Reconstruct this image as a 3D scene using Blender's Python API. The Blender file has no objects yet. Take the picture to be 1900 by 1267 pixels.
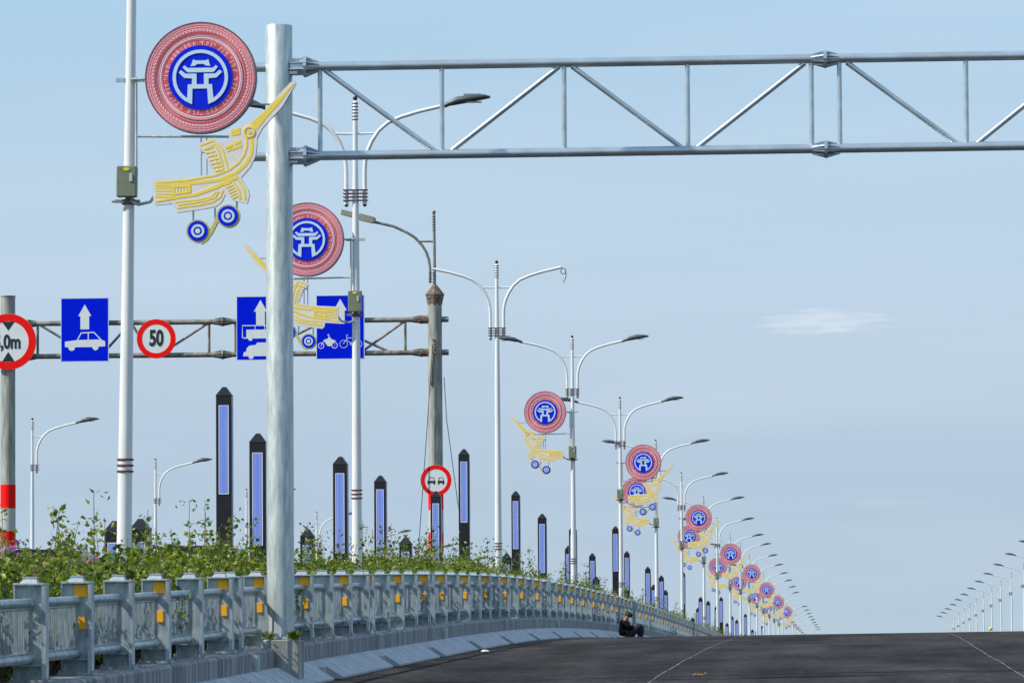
import bpy, math, random
from mathutils import Matrix, Vector
from mathutils.geometry import tessellate_polygon
R_ = math.radians
rnd = random.Random(7)

# ------------------------------------------------------------------ camera, sky, sun, exposure
sc = bpy.context.scene
COL = sc.collection
EYE = 1.75                      # eye height above the road at the camera
cam_d = bpy.data.cameras.new("Camera")
cam = bpy.data.objects.new("Camera", cam_d)
COL.objects.link(cam)
CROT = (Matrix.Rotation(R_(4.06), 3, 'Z') @ Matrix.Rotation(R_(93.49), 3, 'X') @ Matrix.Rotation(R_(-0.35), 3, 'Z'))
cam.matrix_world = Matrix.Translation((0, 0, EYE)) @ CROT.to_4x4()
cam_d.sensor_width = 36.0
cam_d.lens = 8900.0 / 1900.0 * 36.0
cam_d.clip_start = 1.0
cam_d.clip_end = 30000.0
cam_d.dof.use_dof = True
cam_d.dof.focus_distance = 120.0
cam_d.dof.aperture_fstop = 9.0
sc.camera = cam

SUN_EL, SUN_AZ = R_(42), R_(-113)          # azimuth measured from +Y towards +X
w = bpy.data.worlds.new("World"); sc.world = w; w.use_nodes = True
nt = w.node_tree; nt.nodes.clear()
out = nt.nodes.new('ShaderNodeOutputWorld'); bg = nt.nodes.new('ShaderNodeBackground')
sky = nt.nodes.new('ShaderNodeTexSky'); sky.sky_type = 'NISHITA'; sky.sun_disc = False
sky.sun_elevation = SUN_EL; sky.sun_rotation = SUN_AZ
sky.altitude = 0; sky.air_density = 1.0; sky.dust_density = 0.4; sky.ozone_density = 3.0
geo = nt.nodes.new('ShaderNodeTexCoord')
mp = nt.nodes.new('ShaderNodeMapping'); mp.inputs['Scale'].default_value = (3.0, 3.0, 26.0)
nz = nt.nodes.new('ShaderNodeTexNoise'); nz.inputs['Scale'].default_value = 2.2; nz.inputs['Detail'].default_value = 5
rp = nt.nodes.new('ShaderNodeValToRGB')
rp.color_ramp.elements[0].position = 0.42; rp.color_ramp.elements[0].color = (0, 0, 0, 1)
rp.color_ramp.elements[1].position = 0.78; rp.color_ramp.elements[1].color = (1, 1, 1, 1)
mul = nt.nodes.new('ShaderNodeMath'); mul.operation = 'MULTIPLY'; mul.inputs[1].default_value = 0.30
mix = nt.nodes.new('ShaderNodeMix'); mix.data_type = 'RGBA'
mix.inputs[7].default_value = (6.2, 7.2, 8.6, 1)
tint = nt.nodes.new('ShaderNodeMix'); tint.data_type = 'RGBA'; tint.blend_type = 'MULTIPLY'
tint.inputs[0].default_value = 1.0; tint.inputs[7].default_value = (0.92, 0.98, 1.14, 1)
nt.links.new(geo.outputs['Generated'], mp.inputs[0]); nt.links.new(mp.outputs[0], nz.inputs['Vector'])
nt.links.new(nz.outputs[0], rp.inputs[0]); nt.links.new(rp.outputs[0], mul.inputs[0])
nt.links.new(sky.outputs[0], tint.inputs[6])
# thin bright veil over the whole sky: its colour shifts a little with elevation
sep = nt.nodes.new('ShaderNodeSeparateXYZ'); nt.links.new(geo.outputs['Generated'], sep.inputs[0])
er = nt.nodes.new('ShaderNodeValToRGB'); ee = er.color_ramp.elements
ee[0].position = 0.0; ee[0].color = (.46, .62, .75, 1); ee[1].position = 1.0; ee[1].color = (.30, .48, .80, 1)
for p_, c_ in ((.022, (.445, .585, .75, 1)), (.055, (.515, .65, .79, 1)), (.09, (.525, .69, .84, 1)), (.13, (.46, .68, .865, 1))):
    q_ = ee.new(p_); q_.color = c_
nt.links.new(sep.outputs[2], er.inputs[0])
vs_ = nt.nodes.new('ShaderNodeVectorMath'); vs_.operation = 'SCALE'; vs_.inputs['Scale'].default_value = 9.3
nt.links.new(er.outputs[0], vs_.inputs[0])
veil = nt.nodes.new('ShaderNodeMix'); veil.data_type = 'RGBA'; veil.inputs[0].default_value = .86
nt.links.new(tint.outputs[2], veil.inputs[6]); nt.links.new(vs_.outputs[0], veil.inputs[7])
nt.links.new(mul.outputs[0], mix.inputs[0]); nt.links.new(veil.outputs[2], mix.inputs[6])
# one small thin flat cloud low in the sky
def mnode(op, a, b=None):
    n_ = nt.nodes.new('ShaderNodeMath'); n_.operation = op
    for i_, v_ in enumerate((a, b)):
        if v_ is None: continue
        if isinstance(v_, (int, float)): n_.inputs[i_].default_value = v_
        else: nt.links.new(v_, n_.inputs[i_])
    return n_.outputs[0]
ux = mnode('DIVIDE', sep.outputs[0], sep.outputs[1]); uz = mnode('DIVIDE', sep.outputs[2], sep.outputs[1])
nz2 = nt.nodes.new('ShaderNodeTexNoise'); nz2.inputs['Scale'].default_value = 9; nz2.inputs['Detail'].default_value = 7; nz2.inputs['Roughness'].default_value = .6
mp2 = nt.nodes.new('ShaderNodeMapping'); mp2.inputs['Scale'].default_value = (9, 9, 70); nt.links.new(geo.outputs['Generated'], mp2.inputs[0]); nt.links.new(mp2.outputs[0], nz2.inputs['Vector'])
def cloud(cx_, cz_, wx_, wz_, amt):
    a_ = mnode('DIVIDE', mnode('SUBTRACT', ux, cx_), wx_); b_ = mnode('DIVIDE', mnode('SUBTRACT', uz, cz_), wz_)
    r_ = mnode('ADD', mnode('MULTIPLY', a_, a_), mnode('MULTIPLY', b_, b_))
    f_ = mnode('ADD', mnode('MULTIPLY', mnode('SUBTRACT', 1.0, r_), .7), mnode('MULTIPLY', mnode('SUBTRACT', nz2.outputs[0], .50), 3.2))
    n_ = nt.nodes.new('ShaderNodeClamp'); nt.links.new(f_, n_.inputs[0]); return mnode('MULTIPLY', n_.outputs[0], amt)
ctot = mnode('ADD', cloud(-.006, .0645, .0140, .0028, .55), cloud(.006, .0272, .0095, .0016, .10))
cl_ = nt.nodes.new('ShaderNodeMix'); cl_.data_type = 'RGBA'; cl_.inputs[7].default_value = (7.6, 8.1, 8.9, 1)
nt.links.new(ctot, cl_.inputs[0]); nt.links.new(mix.outputs[2], cl_.inputs[6])
nt.links.new(cl_.outputs[2], bg.inputs[0]); nt.links.new(bg.outputs[0], out.inputs[0])
bg.inputs[1].default_value = 0.105

sl = bpy.data.lights.new("Sun", 'SUN'); sl.energy = 5.0; sl.angle = R_(0.53); sl.color = (1.0, 0.94, 0.84)
so = bpy.data.objects.new("Sun", sl); COL.objects.link(so)
sd = Vector((math.sin(SUN_AZ) * math.cos(SUN_EL), math.cos(SUN_AZ) * math.cos(SUN_EL), math.sin(SUN_EL)))
so.rotation_euler = sd.to_track_quat('Z', 'Y').to_euler()
sc.view_settings.view_transform = 'Standard'; sc.view_settings.look = 'None'
sc.view_settings.exposure = 0.0; sc.view_settings.gamma = 1.0

# ------------------------------------------------------------------ placing helpers
F = 8900.0
def ray(px, py): return CROT @ Vector(((px - 950) / F, -(py - 633.5) / F, -1))
def at(px, py, Y):                      # point on the plane Y = const, height above the eye
    r = ray(px, py); r = r * (Y / r.y); return Vector((r.x, r.y, r.z + EYE))
def atX(px, py, X):
    r = ray(px, py); r = r * (X / r.x); return Vector((r.x, r.y, r.z + EYE))
KN = [(-60, -2.6), (0, -1.75), (48, -1.0), (60, -.81), (71.5, -.63), (87, -.43), (97, -.31), (113, -.165), (126, -.11), (140, -.115),
      (155, -.17), (173, -.27), (199, -.47), (226, -.74), (258, -1.11), (300, -1.6), (1200, -12.22), (1600, -16.9)]
def prof(y):
    k = 0
    while k < len(KN) - 2 and y > KN[k + 1][0]: k += 1
    k = max(0, min(k, len(KN) - 2))
    x0, z0 = KN[k]; x1, z1 = KN[k + 1]
    def sl_(i):
        if i <= 0: return (KN[1][1] - KN[0][1]) / (KN[1][0] - KN[0][0])
        if i >= len(KN) - 1: return (KN[-1][1] - KN[-2][1]) / (KN[-1][0] - KN[-2][0])
        if i >= len(KN) - 3: return -.0118
        return (KN[i + 1][1] - KN[i - 1][1]) / (KN[i + 1][0] - KN[i - 1][0])
    h = x1 - x0; t = (y - x0) / h; m0, m1 = sl_(k) * h, sl_(k + 1) * h
    t2, t3 = t * t, t * t * t
    return (2*t3 - 3*t2 + 1) * z0 + (t3 - 2*t2 + t) * m0 + (-2*t3 + 3*t2) * z1 + (t3 - t2) * m1 + EYE
def road_z(x, y): return prof(y) + .009 * (x + 7.6)
def onroad(px, py):
    r = ray(px, py); lo, hi = 40.0, 60.0
    f = lambda Y: (r.z / r.y * Y + EYE) - road_z(r.x / r.y * Y, Y)
    while f(hi) > 0 and hi < 140: lo, hi = hi, hi + 2
    for _ in range(40):
        m = (lo + hi) / 2
        if f(m) > 0: lo = m
        else: hi = m
    return Vector((r.x / r.y * lo, lo, road_z(r.x / r.y * lo, lo)))

def tag(o, label=None, cat=None, group=None, kind=None):
    if label: o['label'] = label
    if cat: o['category'] = cat
    if group: o['group'] = group
    if kind: o['kind'] = kind
    return o
def thing(name, loc, label, cat, group=None, rz=0):
    o = bpy.data.objects.new(name, None); COL.objects.link(o); o.empty_display_size = .2
    o.location = loc; o.rotation_euler = (0, 0, rz)
    return tag(o, label, cat, group)
def kids(o): return [c for c in bpy.data.objects if c.parent == o]
def copy_tree(o, parent=None):
    c = o.copy(); COL.objects.link(c); c.parent = parent
    for ch in list(o.children): copy_tree(ch, c)
    return c

class MB:
    def __init__(s): s.v = []; s.f = []; s.m = []; s.s = []
    def add(s, vs, fs, m=0, sm=False):
        b = len(s.v); s.v += [tuple(v) for v in vs]
        for f in fs: s.f.append(tuple(b + i for i in f)); s.m.append(m); s.s.append(sm)
        return s
    def box(s, c, d, m=0, M=None):
        x, y, z = c; a, b, h = d[0] / 2, d[1] / 2, d[2] / 2
        vs = [Vector((sx * a, sy * b, sz * h)) for sz in (-1, 1) for sy in (-1, 1) for sx in (-1, 1)]
        if M is not None: vs = [M @ v for v in vs]
        vs = [v + Vector(c) for v in vs]
        return s.add(vs, [(0, 2, 3, 1), (4, 5, 7, 6), (0, 1, 5, 4), (2, 6, 7, 3), (0, 4, 6, 2), (1, 3, 7, 5)], m)
    def bev(s, c, d, r, m=0):            # box with chamfered vertical and horizontal edges
        x, y, z = c; a, b, h = d[0] / 2, d[1] / 2, d[2] / 2
        def ring(aa, bb, zz): return [(x + sx, y + sy, z + zz) for sx, sy in ((-aa + r, -bb), (aa - r, -bb), (aa, -bb + r), (aa, bb - r), (aa - r, bb), (-aa + r, bb), (-aa, bb - r), (-aa, -bb + r))]
        rs = [ring(a - r, b - r, -h), ring(a, b, -h + r), ring(a, b, h - r), ring(a - r, b - r, h)]
        vs = sum(rs, []); fs = [tuple(range(7, -1, -1)), tuple(range(24, 32))]
        for k in range(3):
            for i in range(8): fs.append((k*8 + i, k*8 + (i+1) % 8, k*8 + 8 + (i+1) % 8, k*8 + 8 + i))
        return s.add(vs, fs, m)
    def tube(s, pts, r, n=10, m=0, caps=True, sm=True):
        pts = [Vector(p) for p in pts]; N = len(pts)
        if not isinstance(r, (list, tuple)): r = [r] * N
        vs = []; up = None
        for i, p in enumerate(pts):
            t = (pts[min(i+1, N-1)] - pts[max(i-1, 0)]).normalized()
            if up is None: up = Vector((0, 1, 0)) if abs(t.y) < .9 else Vector((0, 0, 1))
            a = t.cross(up).normalized(); b = a.cross(t).normalized(); up = b
            for k in range(n):
                q = 2 * math.pi * k / n; vs.append(p + (a * math.cos(q) + b * math.sin(q)) * r[i])
        fs = []
        for i in range(N - 1):
            for k in range(n): fs.append((i*n + k, i*n + (k+1) % n, i*n + n + (k+1) % n, i*n + n + k))
        s.add(vs, fs, m, sm)
        if caps:
            s.add(vs[:n], [tuple(range(n-1, -1, -1))], m); s.add(vs[-n:], [tuple(range(n))], m)
        return s
    def lathe(s, pr, c=(0, 0, 0), n=16, m=0, sm=True):
        vs = [(c[0] + r * math.cos(2*math.pi*k/n), c[1] + r * math.sin(2*math.pi*k/n), c[2] + z) for r, z in pr for k in range(n)]
        fs = [(i*n + k, i*n + (k+1) % n, i*n + n + (k+1) % n, i*n + n + k) for i in range(len(pr) - 1) for k in range(n)]
        s.add(vs, fs, m, sm)
        s.add(vs[:n], [tuple(range(n-1, -1, -1))], m); s.add(vs[-n:], [tuple(range(n))], m)
        return s
    def prism(s, poly, y0, y1, m=0, sidem=None):   # polygon in x,z extruded from y0 (front) to y1
        n = len(poly); P = [Vector((x, z, 0)) for x, z in poly]
        tr = tessellate_polygon([P])
        A = sum(poly[i][0] * poly[(i+1) % n][1] - poly[(i+1) % n][0] * poly[i][1] for i in range(n))
        vs = [(x, y0, z) for x, z in poly] + [(x, y1, z) for x, z in poly]
        fr = []; bk = []
        for t in tr:
            a, b, c = [poly[i] for i in t]
            ar = (b[0]-a[0])*(c[1]-a[1]) - (b[1]-a[1])*(c[0]-a[0])
            t = tuple(t) if ar > 0 else tuple(reversed(t))
            fr.append(t); bk.append(tuple(n + i for i in reversed(t)))
        s.add(vs, fr + bk, m)
        sd_ = [(i, n + i, n + (i+1) % n, (i+1) % n) for i in range(n)]
        if A < 0: sd_ = [tuple(reversed(f)) for f in sd_]
        return s.add(vs, sd_, m if sidem is None else sidem)
    def ann(s, c, r0, r1, y0, y1, n=48, m=0, a0=0, a1=2*math.pi):
        full = abs(a1 - a0 - 2*math.pi) < 1e-6; N = n if full else n + 1
        vs = []
        for k in range(N):
            a = a0 + (a1 - a0) * k / n; ca, sa = math.cos(a), math.sin(a)
            vs += [(c[0]+r0*ca, y0, c[1]+r0*sa), (c[0]+r1*ca, y0, c[1]+r1*sa), (c[0]+r1*ca, y1, c[1]+r1*sa), (c[0]+r0*ca, y1, c[1]+r0*sa)]
        fs = []
        for k in range(n):
            i, j = k*4, ((k+1) % N)*4
            fs += [(i, i+1, j+1, j), (i+1, i+2, j+2, j+1), (i+2, i+3, j+3, j+2), (i+3, i, j, j+3)]
        if not full: fs += [(0, 3, 2, 1), (n*4, n*4+1, n*4+2, n*4+3)]
        return s.add(vs, fs, m)
    def disc(s, c, r, y0, y1, n=48, m=0, sidem=None):
        return s.prism([(c[0] + r*math.cos(2*math.pi*k/n), c[1] + r*math.sin(2*math.pi*k/n)) for k in range(n)], y0, y1, m, sidem)
    def stroke(s, pts, wd, y0, y1, m=0):           # polyline of constant or varying width
        n = len(pts); W = wd if isinstance(wd, (list, tuple)) else [wd] * n
        L, Rr = [], []
        for i, (x, z) in enumerate(pts):
            a = pts[max(i-1, 0)]; b = pts[min(i+1, n-1)]
            t = Vector((b[0]-a[0], b[1]-a[1])); t.normalize(); nx, nz_ = -t.y, t.x
            L.append((x + nx*W[i]/2, z + nz_*W[i]/2)); Rr.append((x - nx*W[i]/2, z - nz_*W[i]/2))
        for i in range(n - 1):
            s.prism([L[i], Rr[i], Rr[i+1], L[i+1]], y0, y1, m)
        return s
    def build(s, name, mats, parent=None, loc=None):
        me = bpy.data.meshes.new(name); me.from_pydata(s.v, [], s.f)
        if not isinstance(mats, (list, tuple)): mats = [mats]
        for mt in mats: me.materials.append(mt)
        me.polygons.foreach_set('material_index', s.m); me.polygons.foreach_set('use_smooth', s.s)
        me.update()
        o = bpy.data.objects.new(name, me); COL.objects.link(o)
        if parent is not None: o.parent = parent
        if loc is not None: o.location = loc
        return o

# ------------------------------------------------------------------ materials
def mat(name, col, rough=.5, metal=0.0, var=0.0, scale=6.0, stretch=(1, 1, 1), col2=None, bump=0.0, bscale=40., detail=5, spec=.5, trans=0):
    m = bpy.data.materials.new(name); m.use_nodes = True
    t = m.node_tree; b = t.nodes['Principled BSDF']
    b.inputs['Base Color'].default_value = (*col, 1); b.inputs['Roughness'].default_value = rough
    b.inputs['Metallic'].default_value = metal; b.inputs['Specular IOR Level'].default_value = spec
    tc = t.nodes.new('ShaderNodeTexCoord'); mpn = t.nodes.new('ShaderNodeMapping')
    mpn.inputs['Scale'].default_value = stretch; t.links.new(tc.outputs['Object'], mpn.inputs[0])
    if var or col2:
        n = t.nodes.new('ShaderNodeTexNoise'); n.inputs['Scale'].default_value = scale; n.inputs['Detail'].default_value = detail
        t.links.new(mpn.outputs[0], n.inputs['Vector'])
        r = t.nodes.new('ShaderNodeValToRGB'); c2 = col2 or tuple(c * (1 - var) for c in col)
        r.color_ramp.elements[0].position = .32; r.color_ramp.elements[1].position = .68
        r.color_ramp.elements[0].color = (*c2, 1); r.color_ramp.elements[1].color = (*col, 1)
        t.links.new(n.outputs[0], r.inputs[0]); t.links.new(r.outputs[0], b.inputs['Base Color'])
        if not metal or var > .1:
            mr = t.nodes.new('ShaderNodeMapRange'); mr.inputs[3].default_value = min(1, rough + .12); mr.inputs[4].default_value = max(0, rough - .08)
            t.links.new(n.outputs[0], mr.inputs[0]); t.links.new(mr.outputs[0], b.inputs['Roughness'])
    if bump:
        n2 = t.nodes.new('ShaderNodeTexNoise'); n2.inputs['Scale'].default_value = bscale; n2.inputs['Detail'].default_value = 4
        t.links.new(mpn.outputs[0], n2.inputs['Vector'])
        bp = t.nodes.new('ShaderNodeBump'); bp.inputs['Strength'].default_value = bump; bp.inputs['Distance'].default_value = .02
        t.links.new(n2.outputs[0], bp.inputs['Height']); t.links.new(bp.outputs[0], b.inputs['Normal'])
    return m

M = {}
M['galv'] = mat('galvanised_steel', (.66, .71, .69), .46, .45, 0, 9.0, (2.2, 2.2, .22), col2=(.44, .51, .51), bump=.06, bscale=30, detail=9)
M['galv_rail'] = mat('galvanised_rail', (.56, .66, .70), .44, .5, .48, 8.0, (1.3, 1.3, .45), bump=.15, bscale=50)
M['galv_truss'] = mat('galvanised_truss', (.60, .68, .72), .34, .70, .28, 5.0, (.5, 1, 1))
M['old_steel'] = mat('weathered_steel', (.33, .33, .29), .55, .35, 0, 5.0, (1, 1, .6), col2=(.15, .12, .095), bump=.2)
M['old_post'] = mat('weathered_post_concrete', (.42, .43, .39), .7, .1, 0, 3.0, (3, 3, .5), col2=(.22, .22, .19), bump=.3)
M['rust'] = mat('rusty_steel', (.27, .21, .16), .75, .2, 0, 12.0, col2=(.09, .055, .04), bump=.3)
M['white_paint'] = mat('white_lamp_paint', (.80, .81, .80), .38, 0, .12, 2.5, (2, 2, .4))
M['white_far'] = mat('white_paint_plain', (.80, .81, .80), .45)
M['maroon'] = mat('dark_red_band', (.14, .035, .03), .5)
M['black_ball'] = mat('black_finial', (.02, .02, .02), .35)
M['lamp_head'] = mat('lamp_head_grey', (.10, .12, .12), .45, .3, .25, 20)
M['lamp_head_pale'] = mat('lamp_head_beige', (.36, .36, .28), .5, .1, .25, 14)
M['lens'] = mat('lamp_lens', (.45, .48, .45), .15)
M['box_green'] = mat('control_box_green', (.20, .23, .15), .5, 0, .18, 8)
M['yellow_badge'] = mat('yellow_badge', (.85, .68, .02), .4)
M['latch'] = mat('latch_metal', (.6, .66, .6), .35, .5)
M['red_plate'] = mat('emblem_red_plate', (.98, .34, .37), .6, 0, .15, 30)
M['red_dark'] = mat('emblem_dark_red', (.78, .10, .12), .5)
M['red_bright'] = mat('emblem_bright_red', (.85, .06, .05), .45)
M['pink'] = mat('emblem_pink_line', (.96, .58, .62), .5)
M['pinkwhite'] = mat('emblem_pale_line', (.95, .84, .88), .5)
M['blue'] = mat('emblem_blue', (.002, .02, .72), .6, spec=.12)
M['lightblue'] = mat('emblem_pale_blue', (.62, .80, .90), .45)
M['edge_dark'] = mat('emblem_edge', (.10, .09, .11), .5)
M['lav'] = mat('bird_panel_lavender', (.88, .82, .76), .5, 0, .12, 14)
M['yellow'] = mat('bird_yellow_line', (.96, .72, .09), .6)
M['scroll_rim'] = mat('scroll_rim_yellow', (.62, .54, .18), .5)
M['sign_blue'] = mat('sign_blue', (.0005, .014, .74), .7, 0, .06, 3, spec=.03)
M['sign_white'] = mat('sign_white', (.78, .83, .82), .45, 0, .08, 5)
M['sign_red'] = mat('sign_red', (.95, .010, .006), .6, 0, .06, 5, spec=.1)
M['band_white'] = mat('band_white', (.52, .54, .50), .6, 0, .2, 6)
M['sign_black'] = mat('sign_black', (.012, .016, .02), .5)
M['pillar'] = mat('pillar_black', (.014, .014, .018), .32, 0, .3, 5)
M['pillar_panel'] = mat('pillar_panel_blue', (.24, .36, .95), .4, 0, .15, 1.5, (4, 4, .6))
M['pillar_rim'] = mat('pillar_panel_rim', (.78, .80, .95), .35)
M['asphalt'] = mat('asphalt', (.062, .057, .057), .95, 0, 0, .8, (.5, .16, 1), col2=(.026, .024, .026), bump=.3, bscale=3.0, detail=9, spec=.04)
M['concrete'] = mat('parapet_concrete', (.40, .40, .40), .88, 0, 0, 3.0, (1, 1.8, .22), col2=(.15, .155, .16), bump=.3, bscale=18, detail=7)
M['kerb'] = mat('kerb_concrete', (.60, .62, .64), .85, 0, 0, 2.0, (.5, 2.6, .5), col2=(.36, .38, .40), bump=.3, bscale=15, detail=7)
M['block'] = mat('plinth_concrete', (.40, .41, .39), .88, 0, 0, 4, (1.5, 1.5, .4), col2=(.17, .18, .16), bump=.4, bscale=20, detail=7)
M['orange'] = mat('orange_reflector', (.98, .46, .008), .45)
M['chalk'] = mat('chalk_white', (.30, .30, .30), .9, 0, 0, 3.0, col2=(.12, .12, .12))
M['soil'] = mat('planter_soil', (.07, .055, .035), .95, 0, .4, 4)
M['ground'] = mat('dry_grass_ground', (.10, .12, .06), .95, 0, .4, .05)
M['stem'] = mat('shrub_stem', (.14, .11, .06), .8)
M['flower'] = mat('shrub_flower', (.72, .10, .42), .6)
M['wire'] = mat('wire_dark', (.05, .045, .04), .5)
M['car'] = mat('dark_car_paint', (.015, .016, .02), .2)
M['car_glass'] = mat('car_glass', (.03, .035, .04), .08)
M['tyre'] = mat('tyre_rubber', (.02, .02, .02), .8)
M['red_tail'] = mat('tail_lamp_red', (.55, .02, .015), .3)
M['skin'] = mat('skin', (.30, .16, .10), .6)
M['shirt'] = mat('black_shirt', (.009, .008, .008), .95, spec=.1)
M['trousers'] = mat('navy_trousers', (.012, .014, .028), .85)
M['cap'] = mat('dark_cap', (.014, .016, .022), .8)
M['white_cloth'] = mat('white_scrap', (.75, .76, .76), .7)
M['leaf_litter'] = mat('dry_leaf', (.36, .15, .04), .8)
M['yellow_lamp'] = mat('yellow_beacon', (.85, .68, .02), .35)

def wear(m, sx, sc_, lo, hi, p0=.35, p1=.7):          # a second, finer layer of patches and grit over the base colour
    t = m.node_tree; b = t.nodes['Principled BSDF']; src = b.inputs['Base Color'].links[0].from_socket
    tc = t.nodes.new('ShaderNodeTexCoord'); mpn = t.nodes.new('ShaderNodeMapping'); mpn.inputs['Scale'].default_value = sx
    n = t.nodes.new('ShaderNodeTexNoise'); n.inputs['Scale'].default_value = sc_; n.inputs['Detail'].default_value = 8; n.inputs['Roughness'].default_value = .65
    r = t.nodes.new('ShaderNodeValToRGB'); r.color_ramp.elements[0].position = p0; r.color_ramp.elements[1].position = p1
    r.color_ramp.elements[0].color = (lo, lo, lo, 1); r.color_ramp.elements[1].color = (hi, hi, hi, 1)
    x = t.nodes.new('ShaderNodeMix'); x.data_type = 'RGBA'; x.blend_type = 'MULTIPLY'; x.inputs[0].default_value = 1
    t.links.new(tc.outputs['Object'], mpn.inputs[0]); t.links.new(mpn.outputs[0], n.inputs['Vector']); t.links.new(n.outputs[0], r.inputs[0])
    t.links.new(src, x.inputs[6]); t.links.new(r.outputs[0], x.inputs[7]); t.links.new(x.outputs[2], b.inputs['Base Color'])
wear(M['asphalt'], (2.2, .5, 1), 3.0, .72, 1.30); wear(M['asphalt'], (.45, .03, 1), 2.0, .80, 1.25, .4, .6); wear(M['asphalt'], (9, 2.0, 1), 4.0, .80, 1.35, .5, .75)
wear(M['kerb'], (1, 1, 1), 6.0, .70, 1.1); wear(M['concrete'], (.4, 1.7, .3), 2.0, .62, 1.2)
wear(M['galv'], (6, 6, 1.2), 3.0, .74, 1.1); wear(M['galv_rail'], (5, 5, 2), 4.0, .72, 1.12)
def leafmat(name, cols, tr=.35):
    m = bpy.data.materials.new(name); m.use_nodes = True; t = m.node_tree
    for n in list(t.nodes):
        if n.type != 'OUTPUT_MATERIAL': t.nodes.remove(n)
    o = [n for n in t.nodes if n.type == 'OUTPUT_MATERIAL'][0]
    g = t.nodes.new('ShaderNodeNewGeometry'); r = t.nodes.new('ShaderNodeValToRGB')
    e = r.color_ramp.elements; e[0].color = (*cols[0], 1); e[0].position = 0; e[1].color = (*cols[-1], 1)
    for i, c in enumerate(cols[1:-1]): q = e.new((i + 1) / (len(cols) - 1)); q.color = (*c, 1)
    t.links.new(g.outputs['Random Per Island'], r.inputs[0])
    d = t.nodes.new('ShaderNodeBsdfPrincipled'); d.inputs['Roughness'].default_value = .45
    tl = t.nodes.new('ShaderNodeBsdfTranslucent'); mx = t.nodes.new('ShaderNodeMixShader'); mx.inputs[0].default_value = tr
    br = t.nodes.new('ShaderNodeMix'); br.data_type = 'RGBA'; br.blend_type = 'MULTIPLY'; br.inputs[0].default_value = 1; br.inputs[7].default_value = (1.9, 1.7, .7, 1)
    t.links.new(r.outputs[0], d.inputs['Base Color']); t.links.new(r.outputs[0], br.inputs[6]); t.links.new(br.outputs[2], tl.inputs[0])
    t.links.new(d.outputs[0], mx.inputs[1]); t.links.new(tl.outputs[0], mx.inputs[2]); t.links.new(mx.outputs[0], o.inputs[0])
    return m
M['leaf'] = leafmat('shrub_leaf', [(.022, .048, .006), (.075, .13, .010), (.16, .22, .018), (.31, .36, .035)])

ORD = ['zeroth', 'first', 'second', 'third', 'fourth', 'fifth', 'sixth', 'seventh', 'eighth', 'ninth', 'tenth', 'eleventh', 'twelfth',
       'thirteenth', 'fourteenth', 'fifteenth', 'sixteenth', 'seventeenth', 'eighteenth', 'nineteenth', 'twentieth']
TENS = ['', '', 'twenty', 'thirty', 'forty', 'fifty']
def ordw(n):
    if n <= 20: return ORD[n]
    if n % 10 == 0: return TENS[n // 10][:-1] + 'ieth'
    return TENS[n // 10] + '-' + ORD[n % 10]

# ------------------------------------------------------------------ ground, roads, planter
def ribbon(name, xs_zs, y0, y1, step, m, base=prof):
    ys = []; y = y0
    while y < y1: ys.append(y); y += step if y < 320 else step * 6
    ys.append(y1); b = MB(); n = len(xs_zs)
    vs = [(x, y, (base(y) + dz)) for y in ys for x, dz in xs_zs]
    fs = [(i*n + k, i*n + k + 1, i*n + n + k + 1, i*n + n + k) for i in range(len(ys) - 1) for k in range(n - 1)]
    b.add(vs, fs, 0, True)
    return tag(b.build(name, m), kind='structure')
cf = lambda x: .009 * (x + 7.6)
MB().add([(-9000, -3000, -22), (9000, -3000, -22), (9000, 12000, -22), (-9000, 12000, -22)], [(0, 1, 2, 3)]).build('ground', M['ground'])
tag(bpy.data.objects['ground'], kind='structure')
ribbon('road', [(-8.04, -1.2), (-8.04, cf(-8.04))] + [(x, cf(x)) for x in (-6, -4, -2, 0, 2, 4, 6, 8, 10, 12, 14, 16.5)] + [(16.6, -1.2)], -60, 1500, 4, M['asphalt'])
ribbon('side_road', [(-32.2, -2.0), (-32.2, -.9), (-24, -.83), (-18, -.8), (-12.4, -.8), (-12.4, -1.6)], -60, 1500, 6, M['asphalt'])
ribbon('planter_soil', [(-12.38, -1.4), (-12.38, .5), (-12.2, .5), (-12.2, .42), (-10.4, .55), (-8.7, .42), (-8.7, -1.2)], -60, 1500, 4, M['soil'])
ribbon('verge', [(-38, -3), (-38, -1.7), (-32.22, -1.1), (-32.22, -2.5)], -60, 1500, 10, M['ground'])

for X0, X1, lab in ((-2.85, -2.85, 'l'), (2.28, 2.28, 'r')):
    b = MB(); wob = random.Random(3 if lab == 'l' else 4); ph = wob.random() * 6
    ys = [50 + .5 * k for k in range(300)]
    for i, y in enumerate(ys):
        x = X0 + .03 * math.sin(y * .11 + ph) + .008 * math.sin(y * .6)
        wd = .007 + .003 * math.sin(y * 2.1 + ph)
        z = road_z(x, y) + .004
        b.v += [(x - wd, y, z), (x + wd, y, z)]
        if i: b.f.append((2*i - 2, 2*i - 1, 2*i + 1, 2*i)); b.m.append(0); b.s.append(False)
    tag(b.build('road_marking', M['chalk']), kind='structure')

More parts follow.
